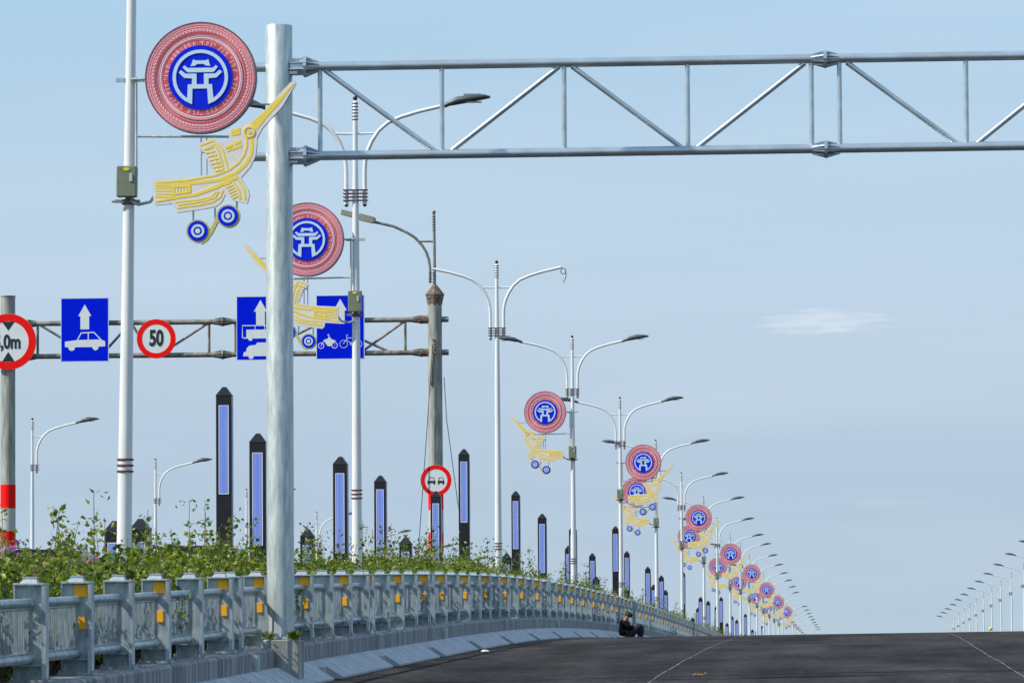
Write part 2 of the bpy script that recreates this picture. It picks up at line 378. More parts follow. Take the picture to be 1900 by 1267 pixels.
# ------------------------------------------------------------------ concrete parapet, kerb slabs, guardrail
pts_par = [(-8.68, -1.0), (-8.68, .50), (-8.65, .53), (-8.08, .53), (-8.05, .50), (-8.05, -.6)]
def extr(name, prf, y0, y1, step, m, parent=None, base=prof, slope=1):
    b = MB(); ys = [y0]
    while ys[-1] + step * 1.2 < y1: ys.append(ys[-1] + step)
    ys.append(y1); n = len(prf)
    b.add([(x, y, base(y) + z) for y in ys for x, z in prf],
          [(i*n + k, i*n + (k+1) % n, i*n + n + (k+1) % n, i*n + n + k) for i in range(len(ys) - 1) for k in range(n)], 0)
    b.add([(x, y0, base(y0) + z) for x, z in prf], [tuple(range(n))]); b.add([(x, y1, base(y1) + z) for x, z in prf], [tuple(range(n - 1, -1, -1))])
    return b
joints = [30.0, 64.0, 93.8, 130.0, 166.2, 202.4, 238.6, 274.8, 312.0]
for i in range(len(joints) - 1):
    y0, y1 = joints[i] + .03, joints[i+1] - .03
    p = thing('concrete_parapet', (-8.36, y0, prof(y0)), '%s length of grey concrete parapet under the steel guardrail from the camera' % ordw(i + 1), 'parapet', 'concrete parapet lengths')
    b = extr('wall', [(x + 8.36, z) for x, z in pts_par], 0, y1 - y0, 3.0, None, base=lambda y, y0=y0: prof(y + y0) - prof(y0))
    b.build('wall', M['concrete'], p)
    if i:
        c = MB().box((.34, .0, .18), (.10, .24, .62)).build('joint_cover', M['galv_rail'], p)
kj = [34.5 + 9.0 * k for k in range(20)]
for i in range(len(kj) - 1):
    y0, y1 = kj[i] + .015, kj[i+1] - .015
    full = [(-8.045, .27), (-8.045, -.10), (-7.60, -.10), (-7.60, .03), (-7.98, .27)]; notch = [(-8.045, .27), (-8.045, -.10), (-7.84, -.10), (-7.84, .182), (-7.98, .27)]
    b = extr('kerb_slab', full, y0 + .55, y1 - .55, 3.0, None)
    for ya, yb in ((y0, y0 + .55), (y1 - .55, y1)):
        c = extr('kerb_slab', notch, ya, yb, 3.0, None); b.add(c.v, c.f)
    b.v = [(x + 7.7, y - y0, z - prof(y0)) for x, y, z in b.v]
    o = b.build('kerb_slab', M['kerb'], None, (-7.7, y0, prof(y0)))
    tag(o, '%s sloped pale concrete kerb slab along the parapet foot, counted from the camera' % ordw(i + 1), 'kerb slab', 'sloped kerb slabs at the parapet foot')

post = MB()
post.box((0, 0, .5), (.30, .014, .98))
post.box((-.158, 0, .495), (.016, .17, .99)); post.box((.150, 0, .495), (.042, .18, .99))
post.bev((.002, 0, 1.0), (.345, .19, .022), .004); post.box((0, 0, .012), (.40, .26, .024))
post.box((0, -.045, .17), (.298, .076, .012))
post.add([(-.10, -.08, 1.011), (.08, -.08, 1.011), (.08, .08, 1.011), (-.10, .08, 1.011), (-.065, -.05, 1.055), (.065, -.05, 1.055), (.065, .05, 1.055), (-.065, .05, 1.055)],
         [(0, 1, 5, 4), (1, 2, 6, 5), (2, 3, 7, 6), (3, 0, 4, 7), (4, 5, 6, 7)])
post.bev((0, 0, 1.065), (.15, .11, .02), .004)
for z in (.81, .24): post.lathe([(.062, -.012), (.062, .012)], (0, -.02, z), 14) if False else None
for sx in (-.15, .15):
    for sy in (-.10, .10): post.lathe([(.014, .024), (.014, .05)], (sx * 1.2, sy, 0), 8)
secs = [(39.9, 63.5), (64.5, 81.5), (82.4, 93.3), (94.3, 129.6), (130.5, 165.8), (166.7, 202.0), (202.9, 238.2), (239.1, 274.4), (275.3, 299.0)]
post_me = None; ref_top = None; gi = 0
for si, (a, bnd) in enumerate(secs):
    n = max(2, round((bnd - a) / 2.95)); ys = [a + (bnd - a) * k / n for k in range(n + 1)]
    g = thing('guardrail', (-8.42, a, prof(a) + .53), '%s section of the galvanised steel guardrail on the parapet, counted from the camera' % ordw(si + 1), 'guardrail', 'guardrail sections on the parapet')
    zb = lambda y: prof(y) - prof(a)
    for z in (.81, .24):
        q = MB(); q.tube([(0, y - a, zb(y) + z) for y in [a - .3] + ys + [bnd + .3]], .047, 12); q.build('rail', M['galv_rail'], g)
    for k in range(n):
        pk = MB(); y = ys[k] + .14; zs = zb(ys[k])
        pk.add([(sx, yy - a, zb(yy) + z) for z in (.745, .76) for yy in (ys[k] + .1, ys[k+1] - .1) for sx in (-.012, .012)], [(0, 1, 3, 2), (4, 6, 7, 5), (0, 4, 5, 1), (2, 3, 7, 6), (0, 2, 6, 4), (1, 5, 7, 3)])
        pk.add([(sx, yy - a, zb(yy) + z) for z in (.29, .305) for yy in (ys[k] + .1, ys[k+1] - .1) for sx in (-.012, .012)], [(0, 1, 3, 2), (4, 6, 7, 5), (0, 4, 5, 1), (2, 3, 7, 6), (0, 2, 6, 4), (1, 5, 7, 3)])
        while y < ys[k+1] - .1:
            pk.box((0, y - a, zb(y) + .525), (.014, .022, .50)); y += .125
        pk.build('picket_infill', M['galv_rail'], g)
    for y in ys:
        if post_me is None:
            o = post.build('post', M['galv_rail'], g); post_me = o.data
        else:
            o = bpy.data.objects.new('post', post_me); COL.objects.link(o); o.parent = g
        o.location = (0, y - a, zb(y)); o.rotation_euler = (0, 0, R_(rnd.uniform(-1.5, 1.5)))
        if gi % 2 == 0:
            if ref_top is None:
                r1 = MB().bev((.04, -.02, .91), (.145, .018, .135), .004).build('reflector', M['orange'], o); ref_top = r1.data
                r2 = MB().bev((.055, -.02, .56), (.075, .018, .14), .004).build('reflector', M['orange'], o); ref_mid = r2.data
            else:
                for me in (ref_top, ref_mid):
                    r1 = bpy.data.objects.new('reflector', me); COL.objects.link(r1); r1.parent = o
        gi += 1

# ------------------------------------------------------------------ street lamps
PT = 10.85
ARM = [(.185, 8.66), (.185, 9.3), (.195, 9.52), (.24, 9.72), (.33, 9.93), (.47, 10.14), (.66, 10.30), (.92, 10.41), (1.3, 10.52), (1.80, 10.63)]
def arm_bm(sgn, bare=False):
    b = MB(); P = [(sgn * x, 0, z) for x, z in ARM]
    b.tube(P, [.043] * 5 + [.039] * 5, 10)
    return b
def head_bm(sgn):
    b = MB()
    # body tapering to the tip, tilted up
    secs_ = [(1.74, 10.615, .030, .030), (1.83, 10.64, .06, .055), (1.90, 10.67, .10, .050), (2.05, 10.72, .14, .078), (2.35, 10.765, .15, .070), (2.6, 10.79, .13, .048), (2.72, 10.785, .07, .02)]
    vs = []; n = 10
    for x, z, wy, hz in secs_:
        for k in range(n):
            q = 2*math.pi*k/n; c, s_ = math.cos(q), math.sin(q)
            vs.append((sgn * x, wy * (abs(c)**.6) * (1 if c > 0 else -1), z + hz * (abs(s_)**.7) * (1 if s_ > 0 else -1)))
    fs = [(i*n+k, i*n+(k+1) % n, i*n+n+(k+1) % n, i*n+n+k) for i in range(len(secs_)-1) for k in range(n)]
    if sgn < 0: fs = [tuple(reversed(f)) for f in fs]
    b.add(vs, fs, 0, True); e = (len(secs_)-1)*n
    b.add(vs[:n], [tuple(range(n))]); b.add(vs[e:], [tuple(range(n))])
    for k in range(9): b.box((sgn * (2.2 + .04 * k), 0, 10.845 - abs(k - 2) * .001), (.014, .2, .022))
    return b
def lens_bm(sgn): return MB().box((sgn * 2.3, 0, 10.688), (.5, .18, .014))
def pole_bm(arms=2):
    b = MB()
    b.lathe([(.15, 0), (.15, .02), (.108, .03), (.105, 1), (.098, 2.8), (.083, 5.2), (.072, 7.5), (.063, 8.7), (.055, 9.6), (.050, 10.25), (.050, 10.72), (.02, 10.75)], n=18)
    return b
def rings_bm():
    b = MB()
    for z in (2.76, 2.84, 2.92): b.lathe([(.100, z), (.118, z + .008), (.118, z + .022), (.100, z + .03)], n=18)
    for k in range(6): z = 10.36 + .065 * k; b.lathe([(.05, z), (.068, z + .005), (.068, z + .015), (.05, z + .02)], n=14)
    return b
def collar_bm(arms=(-1, 1)):
    b = MB()
    for z in (8.74, 8.81, 8.88, 8.95):
        if len(arms) == 2: b.bev((0, 0, z), (.50, .17, .016), .004)
        else: b.bev((.10 * arms[0], 0, z), (.36, .17, .016), .004)
    return b
def ball_bm(arms=(-1, 1)):
    b = MB()
    if arms is not None: return b.lathe([(.002, -.04), (.03, -.03), (.042, 0), (.03, .03), (.002, .04)], (arms * .185, 0, 8.65), 12)
    b.lathe([(.002, -.05), (.035, -.035), (.05, 0), (.035, .035), (.002, .05)], (0, 0, 10.80), 12)
    return b
def bar_bm(arms=(-1, 1)):
    b = MB()
    for a in arms: b.tube([(0, 0, 10.08), (a * .44, 0, 10.09)], .022, 8)
    return b
def make_lamp(label, group, arms=(-1, 1), bare=False, box=0):
    t = thing('street_lamp', (0, 0, 0), label, 'street lamp', group)
    p = pole_bm().build('pole', M['white_paint'], t)
    rings_bm().build('band', M['maroon'], p)
    collar_bm(arms).build('collar', M['maroon'], t)
    bar_bm(arms).build('crossbar', M['white_paint'], t)
    ball_bm(None).build('finial', M['black_ball'], t)
    for a in arms:
        ar = arm_bm(a).build('arm', M['white_paint'], t); ball_bm(a).build('arm_end_cap', M['black_ball'], ar)
        if not bare:
            h = head_bm(a).build('lamp_head', M['lamp_head'], t)
            lens_bm(a).build('lens', M['lens'], h)
    if box:
        bx = MB().bev((0, -.18, 6.70), (.27, .17, .42), .012).build('control_box', M['box_green'], t)
        k = MB(); k.disc((0.0, 6.865), .022, -.272, -.262, 16); k.v = [(x * 2, y, z) for x, y, z in k.v]; k.build('badge', M['yellow_badge'], bx)
        l = MB().bev((.065, -.272, 6.75), (.04, .016, .11), .003).build('latch', M['latch'], bx)
        c = MB(); c.lathe([(.088, 6.40), (.10, 6.41), (.10, 6.47), (.088, 6.48)], n=16); c.box((0, -.10, 6.44), (.34, .03, .045)); c.box((-.19, -.04, 6.44), (.06, .10, .02))
        c.build('clamp', M['old_steel'], t)
    return t

lampx = [227, 659, 921.5, 1061.5, 1150, 1216.5, 1264, 1305, 1330, 1354]
tips = [None, 178, 483, 622, 736, 815, 876, 921, 960, 990]
LY = []; LZ = []
for i, x in enumerate(lampx):
    v = atX(x, tips[i] or 1150, -9.9); LY.append(v.y)
    LZ.append(at(x, tips[i], v.y).z - PT if tips[i] else prof(v.y) + .2)
while LY[-1] < 990:
    LY.append(LY[-1] + 35.0); LZ.append(prof(LY[-1]) - .02)
proto = make_lamp('x', 'g', box=1)
proto_nobox = None
ROW = 'lamps along the planter on the left'
side_txt = lambda n: 'left' if n % 2 == 0 else 'right'
for i, (y, z) in enumerate(zip(LY, LZ)):
    n = i + 1; bare = n in (3, 18, 19)
    if bare or n > 17:
        if bare: o = make_lamp('x', ROW, bare=True)
        else:
            if proto_nobox is None: o = proto_nobox = make_lamp('x', ROW)
            else: o = copy_tree(proto_nobox)
    elif n == 1: o = make_lamp('x', ROW, box=1); lift = [o]
    else: o = proto if n == 2 else copy_tree(proto)
    o.location = (-9.9, y, z)
    if n == 1: lab = 'nearest white street lamp, green box on its pole, left of the thick gantry post'
    elif n == 2: lab = 'white twin-armed street lamp seen under the truss, pole in front of the motorcycle lane sign'
    elif n == 3: lab = 'white street lamp without lamp heads, loose wire curling from its arm'
    elif n == 4: lab = 'white twin-armed street lamp with both grey heads, fourth in the row left of the road'
    elif bare: lab = 'far white street lamp without lamp heads, %s in the row left of the road' % ordw(n)
    else: lab = 'white twin-armed street lamp, %s from the camera in the row left of the road' % ordw(n)
    tag(o, lab, 'street lamp', ROW)
    if n == 1:
        o.rotation_euler = (0, R_(.85), 0)
        for c in list(o.children) + [d for c in o.children for d in c.children]:      # this pole is taller above the emblem
            for v in c.data.vertices:
                if v.co.z > 8.0: v.co.z += 1.25
    if n == 3:
        c = MB(); q = [(1.80, 0, 10.62), (1.87, 0, 10.60)]
        q += [(1.87 + .0 + .075 * math.sin(a), -.02, 10.52 + .085 * math.cos(a)) for a in [0, .8, 1.6, 2.4, 3.2, 4.0, 4.8, 5.6, 6.4, 7.2]]
        q += [(1.95, -.02, 10.42), (1.92, -.02, 10.30), (1.86, -.02, 10.20)]
        c.tube(q, .011, 6); c.build('cable', M['wire'], o)

# far side of the side road: single arms pointing right; and the row right of the road: single arms pointing left
base_r = make_lamp('x', 'g', arms=(1,)); base_l = make_lamp('x', 'g', arms=(-1,))
G1 = 'lamps across the side road'
yy = 192.0
for k in range(11):
    o = base_r if k == 0 else copy_tree(base_r)
    o.location = (-33.1, yy, 8.85 - .0118 * (yy - 192) + EYE - PT)
    lab = ['white single-armed lamp farthest left, beside the banded gantry post', 'white single-armed lamp just right of the first planter lamp, low black pillar at its foot'][k] if k < 2 else \
        '%s white single-armed lamp counted from the left, across the side road behind the shrubs' % ordw(k + 1)
    tag(o, lab, 'street lamp', G1); yy += 34.3
G2 = 'lamps right of the road'
yy = 364.0
for k in range(12):
    o = base_l if k == 0 else copy_tree(base_l)
    o.location = (15.1, yy, prof(yy) - 1.65)
    tag(o, 'white single-armed lamp beyond the crest on the right, %s counted from the right edge' % ordw(k + 1), 'street lamp', G2); yy += 33.7

# ------------------------------------------------------------------ emblem decorations on the lamps
S1 = .75 / 490.0
def L1(x, y): return ((x - 820) * S1, (695 - y) * S1)
def B2(x, y):                       # points of the bird, metres from the disc centre
    return ((250 + x / 4.526 - 374) / 136.9, -(200 + y / 4.526 - 147) / 136.9)
def fl(p, s): return [(s * x, z) for x, z in p]
def make_emblem(s):
    t = thing('emblem_sign', (0, 0, 0), 'x', 'emblem sign', 'round red and blue emblems with birds on the lamps')
    cx = .965 * s
    d = MB(); d.disc((0, 0), .745, -.06, .05, 72, 0, 2)
    def rg(r, wd, m, y=-.066, n=72): d.ann((0, 0), r - wd / 2, r + wd / 2, y, -.055, n, m)
    for r in (.705, .675, .648): rg(r, .006, 1)
    rg(.735, .014, 2)
    for r in (.612, .598): rg(r, .006, 3)
    rg(.572, .006, 2); rg(.556, .010, 1); rg(.532, .012, 4); rg(.505, .006, 3)
    for k in range(84):
        a = 2*math.pi*k/84; r = .632; c_, s_ = math.cos(a), math.sin(a)
        d.stroke([(r*c_ + .014*s_ - .005*c_, r*s_ - .014*c_ - .005*s_), (r*c_ - .014*s_ + .005*c_, r*s_ + .014*c_ + .005*s_)], .010, -.068, -.055, 4)
    for k in range(150):
        a = 2*math.pi*k/150; c_, s_ = math.cos(a), math.sin(a)
        for r in (.66, .69, .72): d.stroke([(r*c_, r*s_), ((r+.012)*c_, (r+.012)*s_)], .004, -.065, -.055, 3 if k % 2 else 1)
    for k in range(96):
        a = 2*math.pi*k/96; c_, s_ = math.cos(a), math.sin(a)
        m = 5 if (k % 8) in (0, 1) else (1 if k % 2 else 3)
        d.stroke([(.432*c_, .432*s_), ((.492 if (k % 3) else .47)*c_, (.492 if (k % 3) else .47)*s_)], .010, -.067, -.055, m)
    dd = d.build('disc', [M['red_plate'], M['pink'], M['edge_dark'], M['red_dark'], M['pinkwhite'], M['red_bright']], t)
    dd.location = (cx, -.13, 0)
    g = MB(); g.disc((0, 0), .428, -.078, -.050, 60, 0)
    g.ann((0, 0), .325, .37, -.088, -.07, 60, 1, R_(-90 + 21), R_(270 - 21))
    polys = [[(735, 597), (750, 562), (757, 538), (785, 548), (862, 548), (892, 538), (897, 562), (908, 597), (865, 592), (850, 578), (792, 578), (778, 592)],
             [(665, 605), (685, 590), (712, 612), (932, 612), (955, 590), (974, 605), (945, 640), (930, 650), (715, 650), (697, 640)],
             [(632, 650), (652, 630), (692, 662), (788, 662), (788, 755), (852, 755), (852, 662), (952, 662), (988, 630), (1010, 650), (960, 698), (892, 703), (892, 755), (922, 755),
              (935, 880), (960, 895), (890, 928), (880, 792), (752, 792), (748, 928), (682, 895), (705, 880), (712, 755), (748, 755), (748, 703), (680, 698)]]
    for i, p in enumerate(polys): g.prism([L1(x, y) for x, y in p], -.0885 - .0002 * i, -.07, 1)
    g.build('gate_symbol', [M['blue'], M['lightblue']], dd)
    # bird
    bd = MB()
    outl = [(1343, -199), (1352, -178), (1240, 10), (1180, 75), (1070, 190), (1030, 270), (1028, 330), (1015, 420), (970, 510), (897, 590), (955, 690), (967, 730), (947, 805), (830, 777),
            (765, 730), (735, 790), (690, 825), (600, 842), (370, 872), (345, 850), (335, 798), (185, 808), (170, 785), (172, 600), (440, 585), (668, 560), (600, 385), (533, 320), (548, 303),
            (665, 258), (745, 305), (800, 282), (795, 195), (880, 180), (905, 148), (1000, 125), (1110, 20), (1220, -100), (1305, -188)]
    bd.prism(fl([B2(x, y) for x, y in outl], s), -.035, .035, 0, 1)
    def st(pts, wd, y=-.042): bd.stroke(fl([B2(x, py) for x, py in pts], s), [q / 500. for q in wd] if isinstance(wd, list) else wd / 480., y + .004, -.03, 2)
    st([(1335, -180), (1205, -35), (1090, 80), (1000, 175)], [5, 30, 42, 60])
    for (x0, y0, x1, y1) in ((815, 210, 890, 195), (815, 235, 890, 222), (770, 345, 830, 325), (840, 310, 900, 290), (780, 365, 905, 325)): st([(x0, y0), (x1, y1)], 20, -.0423)
    st([(985, 262), (990, 330), (980, 400), (935, 480), (850, 552), (720, 605), (560, 625), (320, 645), (190, 640)], [22]*9)
    st([(945, 262), (945, 330), (925, 400), (880, 465), (800, 525), (680, 570), (440, 608), (190, 622)], 12, -.0425)
    st([(870, 585), (800, 610), (690, 665), (520, 725), (330, 752), (190, 778)], [22, 26, 24, 20, 18, 12], -.0428)
    for y in (668, 692, 716, 738): st([(190, y), (318, y + 2)], 10)
    for x in (335, 470): st([(x, 655), (x, 740 - (x - 335) * .25)], 22, -.0432)
    for x in (370, 395, 420, 445): st([(x, 672), (x, 705)], 9, -.0435)
    st([(320, 660), (480, 652)], 12, -.0438); st([(320, 722), (480, 700)], 12, -.0441)
    st([(350, 785), (560, 765), (650, 745), (690, 700)], 11); st([(370, 832), (560, 808), (665, 785), (725, 745), (745, 690)], 12, -.0425); st([(380, 808), (600, 778), (680, 752), (712, 700)], 8, -.0431)
    st([(560, 322), (665, 282), (745, 360), (790, 530)], 13); st([(600, 345), (675, 318), (712, 370), (755, 545)], 13, -.0424); st([(640, 375), (680, 400), (715, 545)], 7, -.0427)
    for i in range(7):
        y = 345 + i * 30; x = 590 + i * 15; st([(x, y + 10), (x + 75, y - 5)], 9, -.0430 - i * .0001)
    st([(870, 605), (925, 690), (930, 775)], 13); st([(830, 625), (880, 700), (890, 770)], 12, -.0424)
    for i in range(6): st([(755 + i * 14, 650 + i * 22), (815 + i * 12, 630 + i * 22)], 9, -.0430 - i * .0001)
    c0 = B2(965, 215); bd.ann((s * c0[0], c0[1]), .055, .078, -.0445, -.03, 24, 2); bd.disc((s * c0[0], c0[1]), .03, -.0442, -.03, 16, 2)
    ob = bd.build('bird', [M['lav'], M['edge_dark'], M['yellow']], t); ob.location = (cx, -.19, 0)
    # scroll
    sc_ = MB()
    for (x, y) in ((540, 1025), (790, 905)):
        c = B2(x, y); c = (s * c[0], c[1])
        sc_.disc(c, .155, -.05, .05, 36, 0, 0); sc_.disc(c, .135, -.056, -.04, 36, 1); sc_.ann(c, .058, .088, -.062, -.05, 30, 2); sc_.disc(c, .034, -.063, -.05, 20, 3)
    st_ = [B2(x, y) for x, y in ((560, 1122), (605, 1095), (650, 1030), (690, 950), (705, 905))]
    sc_.stroke(fl(st_, s), .05, -.048, .045, 0)
    osc = sc_.build('scroll', [M['scroll_rim'], M['blue'], M['lightblue'], M['sign_white']], t); osc.location = (cx, -.19, 0)
    # bracket tubes
    fr = MB(); P = lambda x, y: (s * B2(x, y)[0] + cx, -.10, B2(x, y)[1])
    fr.tube([(s * .02, -.11, 0.0), (s * .30, -.10, 0)], .018, 8); fr.box((0, -.02, .0), (.38, .045, .05))
    fr.tube([(s * .09, -.09, .03), (s * .09, -.09, -1.52)], .018, 8)
    fr.tube([(s * .09, -.09, -.76), P(810, 245)], .016, 8)
    for xx in (558, 604): fr.tube([P(xx, 250), P(xx, 585)], .010, 6)
    fr.tube([P(560, 372), P(604, 372)], .010, 6)
    for xx, ya, yb in ((492, 840, 950), (672, 830, 920), (852, 770, 840)): MB().tube([P(xx, ya), P(xx, yb)], .012, 6).build('hanger', M['galv'], t)
    fr.tube([P(930, -18), (P(1240, -18)[0], -.10, P(930, -18)[2])], .012, 6)
    fr.tube([(s * .02, -.10, -1.62), (s * .12, -.12, -1.67), (s * .28, -.14, -1.64), P(195, 695)], .022, 8)
    fr.build('bracket', M['galv'], t)
    return t
EP = {1: make_emblem(1), -1: make_emblem(-1)}
used = set()
for n in [1, 2] + list(range(4, 18)):
    s = 1 if n % 2 else -1
    o = EP[s] if s not in used else copy_tree(EP[s]); used.add(s)
    zc = 8.22
    o.location = (-9.9, LY[n-1], LZ[n-1] + zc)
    if n == 1: o.location = (at(375, 147, LY[0]).x - .985, LY[0], at(374, 147.5, LY[0]).z); o.scale = (1.025, 1, 1.025)
    if n == 2: o.location.z = at(572, 446, LY[1]).z
    if n == 4: o.location.z = at(1010, 765, LY[3]).z
    if n == 5: o.location.z = at(1192, 858, LY[4]).z
    lab = {1: 'largest red and blue disc emblem with yellow bird, left of the thick gantry post', 2: 'red and blue disc emblem half hidden by the thick gantry post, bird facing left'}.get(n,
          'red and blue disc emblem with bird facing %s, on the %s lamp from the camera' % (side_txt(n), ordw(n)))
    tag(o, lab, 'emblem sign')

# ------------------------------------------------------------------ gantry over the road (near)
GY = 66.7
gx = atX(518, 600, -8.0)
gp = at(520, 1186, GY); X0 = at(519, 600, GY).x
gan = thing('sign_gantry', (X0, GY, gp.z), 'tall galvanised gantry post with tubular truss reaching right over the road', 'gantry')
topz = at(518, 48, GY).z - gp.z
pm = MB(); pm.lathe([(.19, 0), (.19, topz - .01), (.185, topz)], n=40)
post_o = pm.build('post', M['galv'], gan)
bp = MB(); bp.bev((0, 0, .02), (.50, .50, .035), .006)
for k in range(8):
    a = k * math.pi / 4 + .2; bp.lathe([(.014, .03), (.014, .07)], (.225 * math.cos(a), .225 * math.sin(a), 0), 8)
    Mr = Matrix.Rotation(a + .39, 3, 'Z'); bp.box(tuple(Mr @ Vector((.205, 0, .06))), (.05, .010, .06), 0, Mr)
bp.build('base_plate', M['galv_rail'], gan)
g2x = 8.6
p2 = MB(); z2 = road_z(g2x, GY) - gp.z; p2.lathe([(.19, z2), (.19, topz)], (g2x - X0, 0, 0), n=32); p2.build('post', M['galv'], gan)
zt = at(1000, 118, GY).z - gp.z - (at(1000, 118, GY).x - X0) * 0; zb_ = at(1000, 284, GY).z - gp.z
rise = .006
def gx_(px): return at(px, 200, GY).x - X0
tr = MB()
for z0 in (zt, zb_):
    tr.tube([(.27, 0, z0), (g2x - X0 - .2, 0, z0 + .02)], .066, 16)
truss = tr.build('chord', M['galv_truss'], gan)
vb = MB(); xs = [594, 820, 1047, 1276, 1506, 1558, 1793]
for px in xs: vb.tube([(gx_(px), 0, zt - .05), (gx_(px), 0, zb_ + .05)], .034, 12)
dg = [(603, 806, 1), (1038, 838, 1), (1062, 1264, 1), (1494, 1294, 1), (1572, 1776, 1), (2008, 1812, 1)]
for a, b_, u in dg: vb.tube([(gx_(a), 0, zt - .05), (gx_(b_), 0, zb_ + .05)], .036, 12)
px = 2028
while gx_(px) < g2x - X0 - .6:
    vb.tube([(gx_(px), 0, zt - .05), (gx_(px), 0, zb_ + .05)], .034, 12)
    vb.tube([(gx_(px + 12), 0, zt - .05), (gx_(px + 215), 0, zb_ + .05)], .036, 12); px += 228
vb.build('bracing', M['galv_truss'], gan)
def flange(b, x, z, ends=(-1, 1), r=.125, core=.066, ln=.20):
    b.tube([(x - .022, 0, z), (x + .022, 0, z)], r, 12, sm=False)
    for k in range(8):
        a = k * math.pi / 4 + .39; c, s_ = math.cos(a), math.sin(a)
        for e in ends:
            v = [(x + e*.02, c*core, z + s_*core), (x + e*.02, c*r*.97, z + s_*r*.97), (x + e*ln, c*(core + .004), z + s_*(core + .004))]
            nx = Vector((0, -s_, c)) * .006
            vs = [Vector(q) + nx for q in v] + [Vector(q) - nx for q in v]
            b.add(vs, [(0, 1, 2), (5, 4, 3), (0, 3, 4, 1), (1, 4, 5, 2), (2, 5, 3, 0)])
        b.tube([(x - .05, c*r*.80, z + s_*r*.80), (x + .05, c*r*.80, z + s_*r*.80)], .012, 6)
    return b
for z0 in (zt, zb_):
    flange(MB(), gx_(1532), z0).build('flange_joint', M['galv_truss'], gan)
    fl_ = MB()
    flange(fl_, gx_(567), z0, (1,), r=.15, core=.066, ln=.20)
    fl_.tube([(.17, 0, z0), (gx_(567) - .02, 0, z0)], .12, 10, sm=False)
    fl_.box((.20, 0, z0 + .09), (.14, .2, .04)); fl_.box((.20, 0, z0 - .09), (.14, .2, .04))
    for dz in (-.045, .045): fl_.tube([(.16, -.12, z0 + dz), (gx_(567), -.13, z0 + dz)], .014, 8)
    fl_.tube([(.16, 0, z0), (-.38, 0, z0)], .066, 14)
    fl_.build('flange_joint', M['galv_truss'], gan)
# concrete plinth carrying the post
pz = road_z(-7.7, GY)
pl = MB().bev((0, 0, (gp.z - pz) / 2 - .05), (.50, .62, gp.z - pz + .10), .015).build('post_plinth', M['block'])
pl.location = (X0 + .04, GY, pz); tag(pl, 'stained concrete plinth under the thick gantry post, proud of the parapet', 'plinth')
for i, (dx, dy, lab) in enumerate(((-.19, -.24, 'small dark weed tuft on the left corner of the plinth under the gantry post'), (.17, -.25, 'small green weed tuft on the right corner of the plinth under the gantry post'))):
    b = MB(); r = random.Random(40 + i)
    for k in range(70):
        a_ = r.uniform(0, 6.28); l_ = r.uniform(.04, .15); q0 = Vector((r.gauss(0, .035), r.gauss(0, .03), 0)); q1 = q0 + Vector((math.cos(a_) * l_ * .5, math.sin(a_) * l_ * .5, l_)); sd_ = Vector((-math.sin(a_), math.cos(a_), 0)) * .012
        b.add([q0, q0.lerp(q1, .5) + sd_, q1, q0.lerp(q1, .5) - sd_], [(0, 1, 2, 3)])
    tag(b.build('weed', M['leaf'], None, (X0 + .04 + dx, GY + dy, gp.z)), lab, 'weed')

# ------------------------------------------------------------------ gantry over the side road (far) with its signs
HY = 140.0
rp_ = at(808, 800, HY); lp_ = at(15, 800, HY)
zg = prof(HY) - .85
sg = thing('sign_gantry', (rp_.x, HY, zg), 'weathered gantry on two red banded posts carrying blue lane signs over the side road', 'gantry')
tR = at(808, 547, HY).z - zg; tL = at(15, 551, HY).z - zg; dxL = lp_.x - rp_.x
q = MB(); q.lathe([(.225, 0), (.215, 4), (.205, tR)], n=28); q.build('post', M['old_post'], sg)
q = MB(); q.lathe([(.225, 0), (.215, 4), (.21, tL)], (dxL, 0, 0), n=28); q.lathe([(.205, tL - .02), (.225, tL), (.225, tL + .03)], (dxL, 0, 0), n=28); q.build('post', M['old_post'], sg)
for dx, ys_ in ((0, ((912, 946), (988, 1024))), (dxL, ((899, 943), (985, 1012)))):
    for ya, yb in ys_:
        b = MB(); za, zb2 = at(808 if dx == 0 else 15, ya, HY).z - zg, at(808 if dx == 0 else 15, yb, HY).z - zg
        b.lathe([(.224, zb2), (.224, za)], (dx, 0, 0), n=28); b.build('red_band', M['sign_red'], sg)
    b = MB(); px_ = 808 if dx == 0 else 15; b.lathe([(.222, at(px_, ys_[1][0], HY).z - zg), (.222, at(px_, ys_[0][1], HY).z - zg)], (dx, 0, 0), n=28); b.build('white_band', M['band_white'], sg)
q = MB(); q.lathe([(.21, tR - .32), (.27, tR - .02), (.28, tR)], n=8, sm=False); q.lathe([(.29, tR), (.06, tR + .30), (.04, tR + .32)], n=8, sm=False)
q.build('cap', M['rust'], sg)
ct = at(400, 597, HY).z - zg; cb = at(400, 658, HY).z - zg
q = MB()
for z0 in (ct, cb):
    q.tube([(.0, 0, z0), (dxL, 0, z0)], .075, 12)
    q.tube([(.2, 0, z0), (.40, 0, z0)], .085, 12)
q.build('chord', M['old_steel'], sg)
def hx(px): return at(px, 620, HY).x - rp_.x
q = MB()
for px in (70, 290, 388, 437, 596, 752): q.tube([(hx(px), 0, ct), (hx(px), 0, cb)], .040, 10)
for a, b_ in ((75, 120), (240, 215), (245, 262), (385, 300), (440, 480), (596, 540), (750, 672), (600, 660)):
    k = (ct - cb) * .9; q.tube([(hx(a), 0, ct - .05), (hx(b_) if abs(a - b_) > 60 else hx(a + (b_ - a) * 2), 0, cb + .05)], .038, 10)
q.build('bracing', M['old_steel'], sg)
